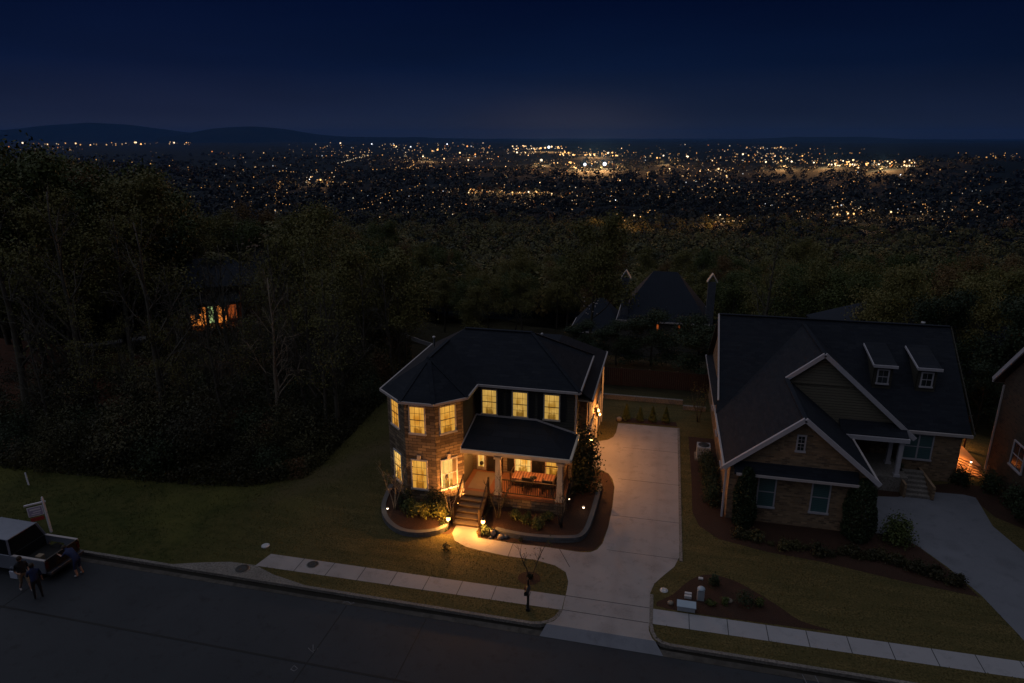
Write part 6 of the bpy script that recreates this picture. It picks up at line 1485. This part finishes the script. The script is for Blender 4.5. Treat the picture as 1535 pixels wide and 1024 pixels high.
# ================================================================== the lights of the city
rs = np.random.RandomState(77)
BT = lambda u: math.degrees(math.atan((u-767.5)/1046.))      # bearing table used to lay the districts out
def v2D(v_, b_):
    """distance at which the valley floor is seen this far below the horizon (degrees)"""
    return v_
Dtab = np.geomspace(500, 24000, 160)
def dist_for(v_, b_):
    el = 17.07-math.degrees(math.atan((512-v_)/1000.))         # depression in degrees
    a = R(b_-13); zz = hgt(Dtab*math.sin(a), Dtab*math.cos(a)); dep = np.degrees(np.arctan2(CAMH-zz-5, Dtab))
    i = np.argmax(dep <= el*1.0) if (dep <= el).any() else len(Dtab)-1
    return float(Dtab[i])*(1+.02*rs.rand())
WARM = [(1, .50, .16), (1, .62, .30), (1, .78, .52), (1, .36, .10), (.85, .90, 1)]
L_ = []
def district(n, u0, u1, v0, v1, br=1.0, warm=None, slope=0.0, spread=1.0, size=1.0):
    for _ in range(n):
        f = rs.rand(); u = u0+(u1-u0)*f; v_ = v0+(v1-v0)*rs.rand()**spread+slope*f
        b_ = BT(u); D = dist_for(v_, b_); w_ = rs.choice(5, p=warm or [.32, .34, .2, .1, .04])
        L_.append((b_, D, br*rs.gamma(1.5, .55)+.12*br, w_, size*(.6+.6*rs.rand())))
def suburb(n, u0, u1, v0, v1, br, spread=1.0):
    k = 0
    while k < n:
        u = u0+(u1-u0)*rs.rand(); v_ = v0+(v1-v0)*rs.rand()**spread; b_ = BT(u); D = dist_for(v_, b_); x, y = polar(b_, D)
        dn = math.sin(x/190+1.3)*math.cos(y/260+.4)+.6*math.sin(x/90-y/140)
        if dn < -.15 and rs.rand() < .85: continue
        L_.append((b_, D, br*rs.gamma(1.3, .55)+.08, rs.choice(5, p=[.42, .32, .12, .11, .03]), .55+.55*rs.rand())); k += 1
suburb(560, 330, 1300, 224, 336, .6, 1.35); suburb(260, 430, 1240, 218, 262, .7); suburb(210, 900, 1500, 262, 356, .5)
# streets: lamps in rows on the ground
for _ in range(46):
    b0 = rs.uniform(-20, 26); D0 = float(np.exp(rs.uniform(np.log(1100), np.log(6500)))); x, y = polar(b0, D0); hd = rs.uniform(0, 6.28); n = rs.randint(7, 22); stp = rs.uniform(35, 60)*(D0/1800)**.6
    wi = rs.choice(5, p=[.6, .3, .05, .05, 0]); bri = rs.uniform(.5, 1.2)
    for k in range(n):
        hd += rs.randn()*.05; x += math.cos(hd)*stp; y += math.sin(hd)*stp; D = math.hypot(x, y); bb_ = math.degrees(math.atan2(x, y))+13
        if y < 500 or abs(bb_) > 37 or rs.rand() < .2: continue
        L_.append((bb_, D, bri*(.6+.6*rs.rand()), wi, .7+.3*rs.rand()))
district(110, 200, 520, 226, 310, .45)
district(90, 560, 900, 300, 345, .45)
district(40, 1240, 1535, 262, 350, .5)
district(52, 30, 300, 214.5, 218, 1.2, [.2, .45, .3, .05, 0])   # row on the far left
district(30, 0, 120, 219, 226, .5)
district(110, 600, 735, 216, 248, .85)
district(60, 470, 620, 216, 240, .85)
district(46, 765, 845, 222, 226, 1.5, [.3, .4, .3, 0, 0])
district(70, 840, 935, 232, 238, 1.7, [.5, .35, .15, 0, 0])
district(44, 800, 920, 246, 251, 1.4, [.5, .3, .2, 0, 0])
district(40, 760, 812, 226, 237, 1.3, [.2, .5, .3, 0, 0])
district(110, 700, 832, 294, 299, .8, [.55, .3, .05, .1, 0], slope=7)   # lit avenue
district(14, 640, 690, 294, 300, .8)
district(90, 1130, 1375, 240, 250, 1.3, [.5, .35, .15, 0, 0])
district(60, 1250, 1380, 249, 254, 1.7, [.35, .4, .25, 0, 0], slope=-3)
district(44, 1120, 1190, 222, 225, .7); district(26, 1020, 1110, 254, 260, .9, slope=2)
district(50, 1100, 1200, 232, 237, .8); district(26, 1440, 1535, 228, 238, .6, [.6, .1, .1, .2, 0])
district(60, 960, 1120, 236, 246, .8); district(34, 1000, 1110, 256, 280, .8)
district(16, 1200, 1500, 256, 262, .6)
district(46, 1262, 1330, 308, 332, .85); district(22, 930, 990, 338, 358, .9, [.5, .2, .0, .3, 0], slope=-10)
district(26, 1070, 1130, 335, 350, .8); district(20, 1350, 1440, 308, 330, .7); district(24, 450, 500, 262, 285, 1.0)
district(10, 1340, 1500, 275, 300, .6)
L_.append((BT(878), dist_for(255, BT(878)), 9, 4, 2.1)); L_.append((BT(908), dist_for(255, BT(908)), 10, 4, 2.6)); L_.append((BT(812), dist_for(247, BT(812)), 5, 2, 1.5)); L_.append((BT(823), dist_for(225, BT(823)), 6, 4, 1.9))
for k, (u, v_, e_) in enumerate([(878, 255, 9e6), (908, 255, 12e6), (812, 248, 4e6), (820, 228, 9e6), (890, 236, 8e6), (1250, 248, 4e6), (1330, 250, 4e6), (1180, 250, 3e6), (760, 298, 6e5), (800, 300, 6e5), (715, 297, 4e5), (965, 350, .7e5), (950, 354, .5e5), (1290, 318, 2.5e5), (1310, 328, 1.5e5), (470, 275, 9e5), (1085, 345, 2e5), (1370, 322, 2e5), (910, 345, 1e5), (640, 240, 2e6), (700, 235, 2e6), (1000, 245, 2e6)]):
    b_ = BT(u); D = dist_for(v_, b_); x, y = polar(b_, D); lamp('street_glow', (x, y, H(x, y)+26+D/250), e_*(.28 if e_ < 1e6 else .6), (1, .50, .18), 3+D/1000)
cols = []
for wi, c in enumerate(WARM):
    for bi, s in enumerate((.26, .85, 2.6)):
        emis(f'city_{wi}_{bi}', c, s, 'NONE'); cols.append(f'city_{wi}_{bi}')
def cmat(wi, br): return wi*3 + (0 if br < .62 else 1 if br < 1.7 else 2)
L_.sort(key=lambda l: -l[4]*(.4+min(l[2], 3)))
protos = {}
def light_mesh(mi):
    if mi in protos: return protos[mi]
    mb = MB(); mb.ball((0, 0, 0), 1.0, 5); mb.tube([(0, 0, -8), (0, 0, -.8)], .12, 4); me = bpy.data.meshes.new('street_light')
    me.from_pydata(mb.v, [], mb.f); me.materials.append(MATS[cols[mi]]); me.materials.append(MATS['black_metal'])
    nb = 5*7+2
    for i, p_ in enumerate(me.polygons): p_.material_index = 0 if i < nb else 1
    protos[mi] = me; return me
V_all = []; F_all = []; M_all = []
ball = MB().ball((0, 0, 0), 1.0, 4); bv = np.array(ball.v); bf = [f for f in ball.f if len(f) == 4]
tri = []
for f in bf: tri += [(f[0], f[1], f[2]), (f[0], f[2], f[3])]
tri = np.array(tri)
off = 0
for i, (b_, D, br_, wi, sz) in enumerate(L_):
    x, y = polar(b_, D); r_ = D/667.*.40*sz*(.65+.42*min(br_, 2.6)); z = H(x, y)+(20 if D < 1600 else 17)+r_
    if i < 297:
        o = bpy.data.objects.new('street_light', light_mesh(cmat(wi, br_))); COL.objects.link(o); o.location = (x, y, z); o.scale = (r_,)*3
        tag(o, 'bright warm lamp shining in the valley city', 'street light', 'brightest lamps of the valley city')
    else:
        V_all.append(bv*r_+np.array([x, y, z])); F_all.append(tri+off); off += len(bv); M_all += [cmat(wi, br_)]*len(tri)
me = fastmesh('city_lights', np.concatenate(V_all), np.concatenate(F_all))
for c in cols: me.materials.append(MATS[c])
me.polygons.foreach_set('material_index', M_all)
o = bpy.data.objects.new('city_lights', me); COL.objects.link(o); tag(o, 'thousands of faint house and street lights across the valley', 'city lights', kind='stuff')
print('lights', len(L_))

# ================================================================== night air over the valley
hz = MB(); hz.box(-48000, 48000, -48000, 48000, -215, 420)
ho = hz.build('haze', 'white_trim', None); ho.data.materials.clear()
m = bpy.data.materials.new('haze'); m.use_nodes = True; t = m.node_tree; t.nodes.clear()
o_ = t.nodes.new('ShaderNodeOutputMaterial'); v_ = t.nodes.new('ShaderNodeVolumePrincipled'); t.links.new(v_.outputs[0], o_.inputs['Volume'])
v_.inputs['Color'].default_value = (.06, .20, .60, 1); v_.inputs['Density'].default_value = 2.2e-5; v_.inputs['Anisotropy'].default_value = 0
ho.data.materials.append(m); ho['kind'] = 'stuff'; ho['label'] = 'thin blue night haze over the valley'; ho['category'] = 'haze'
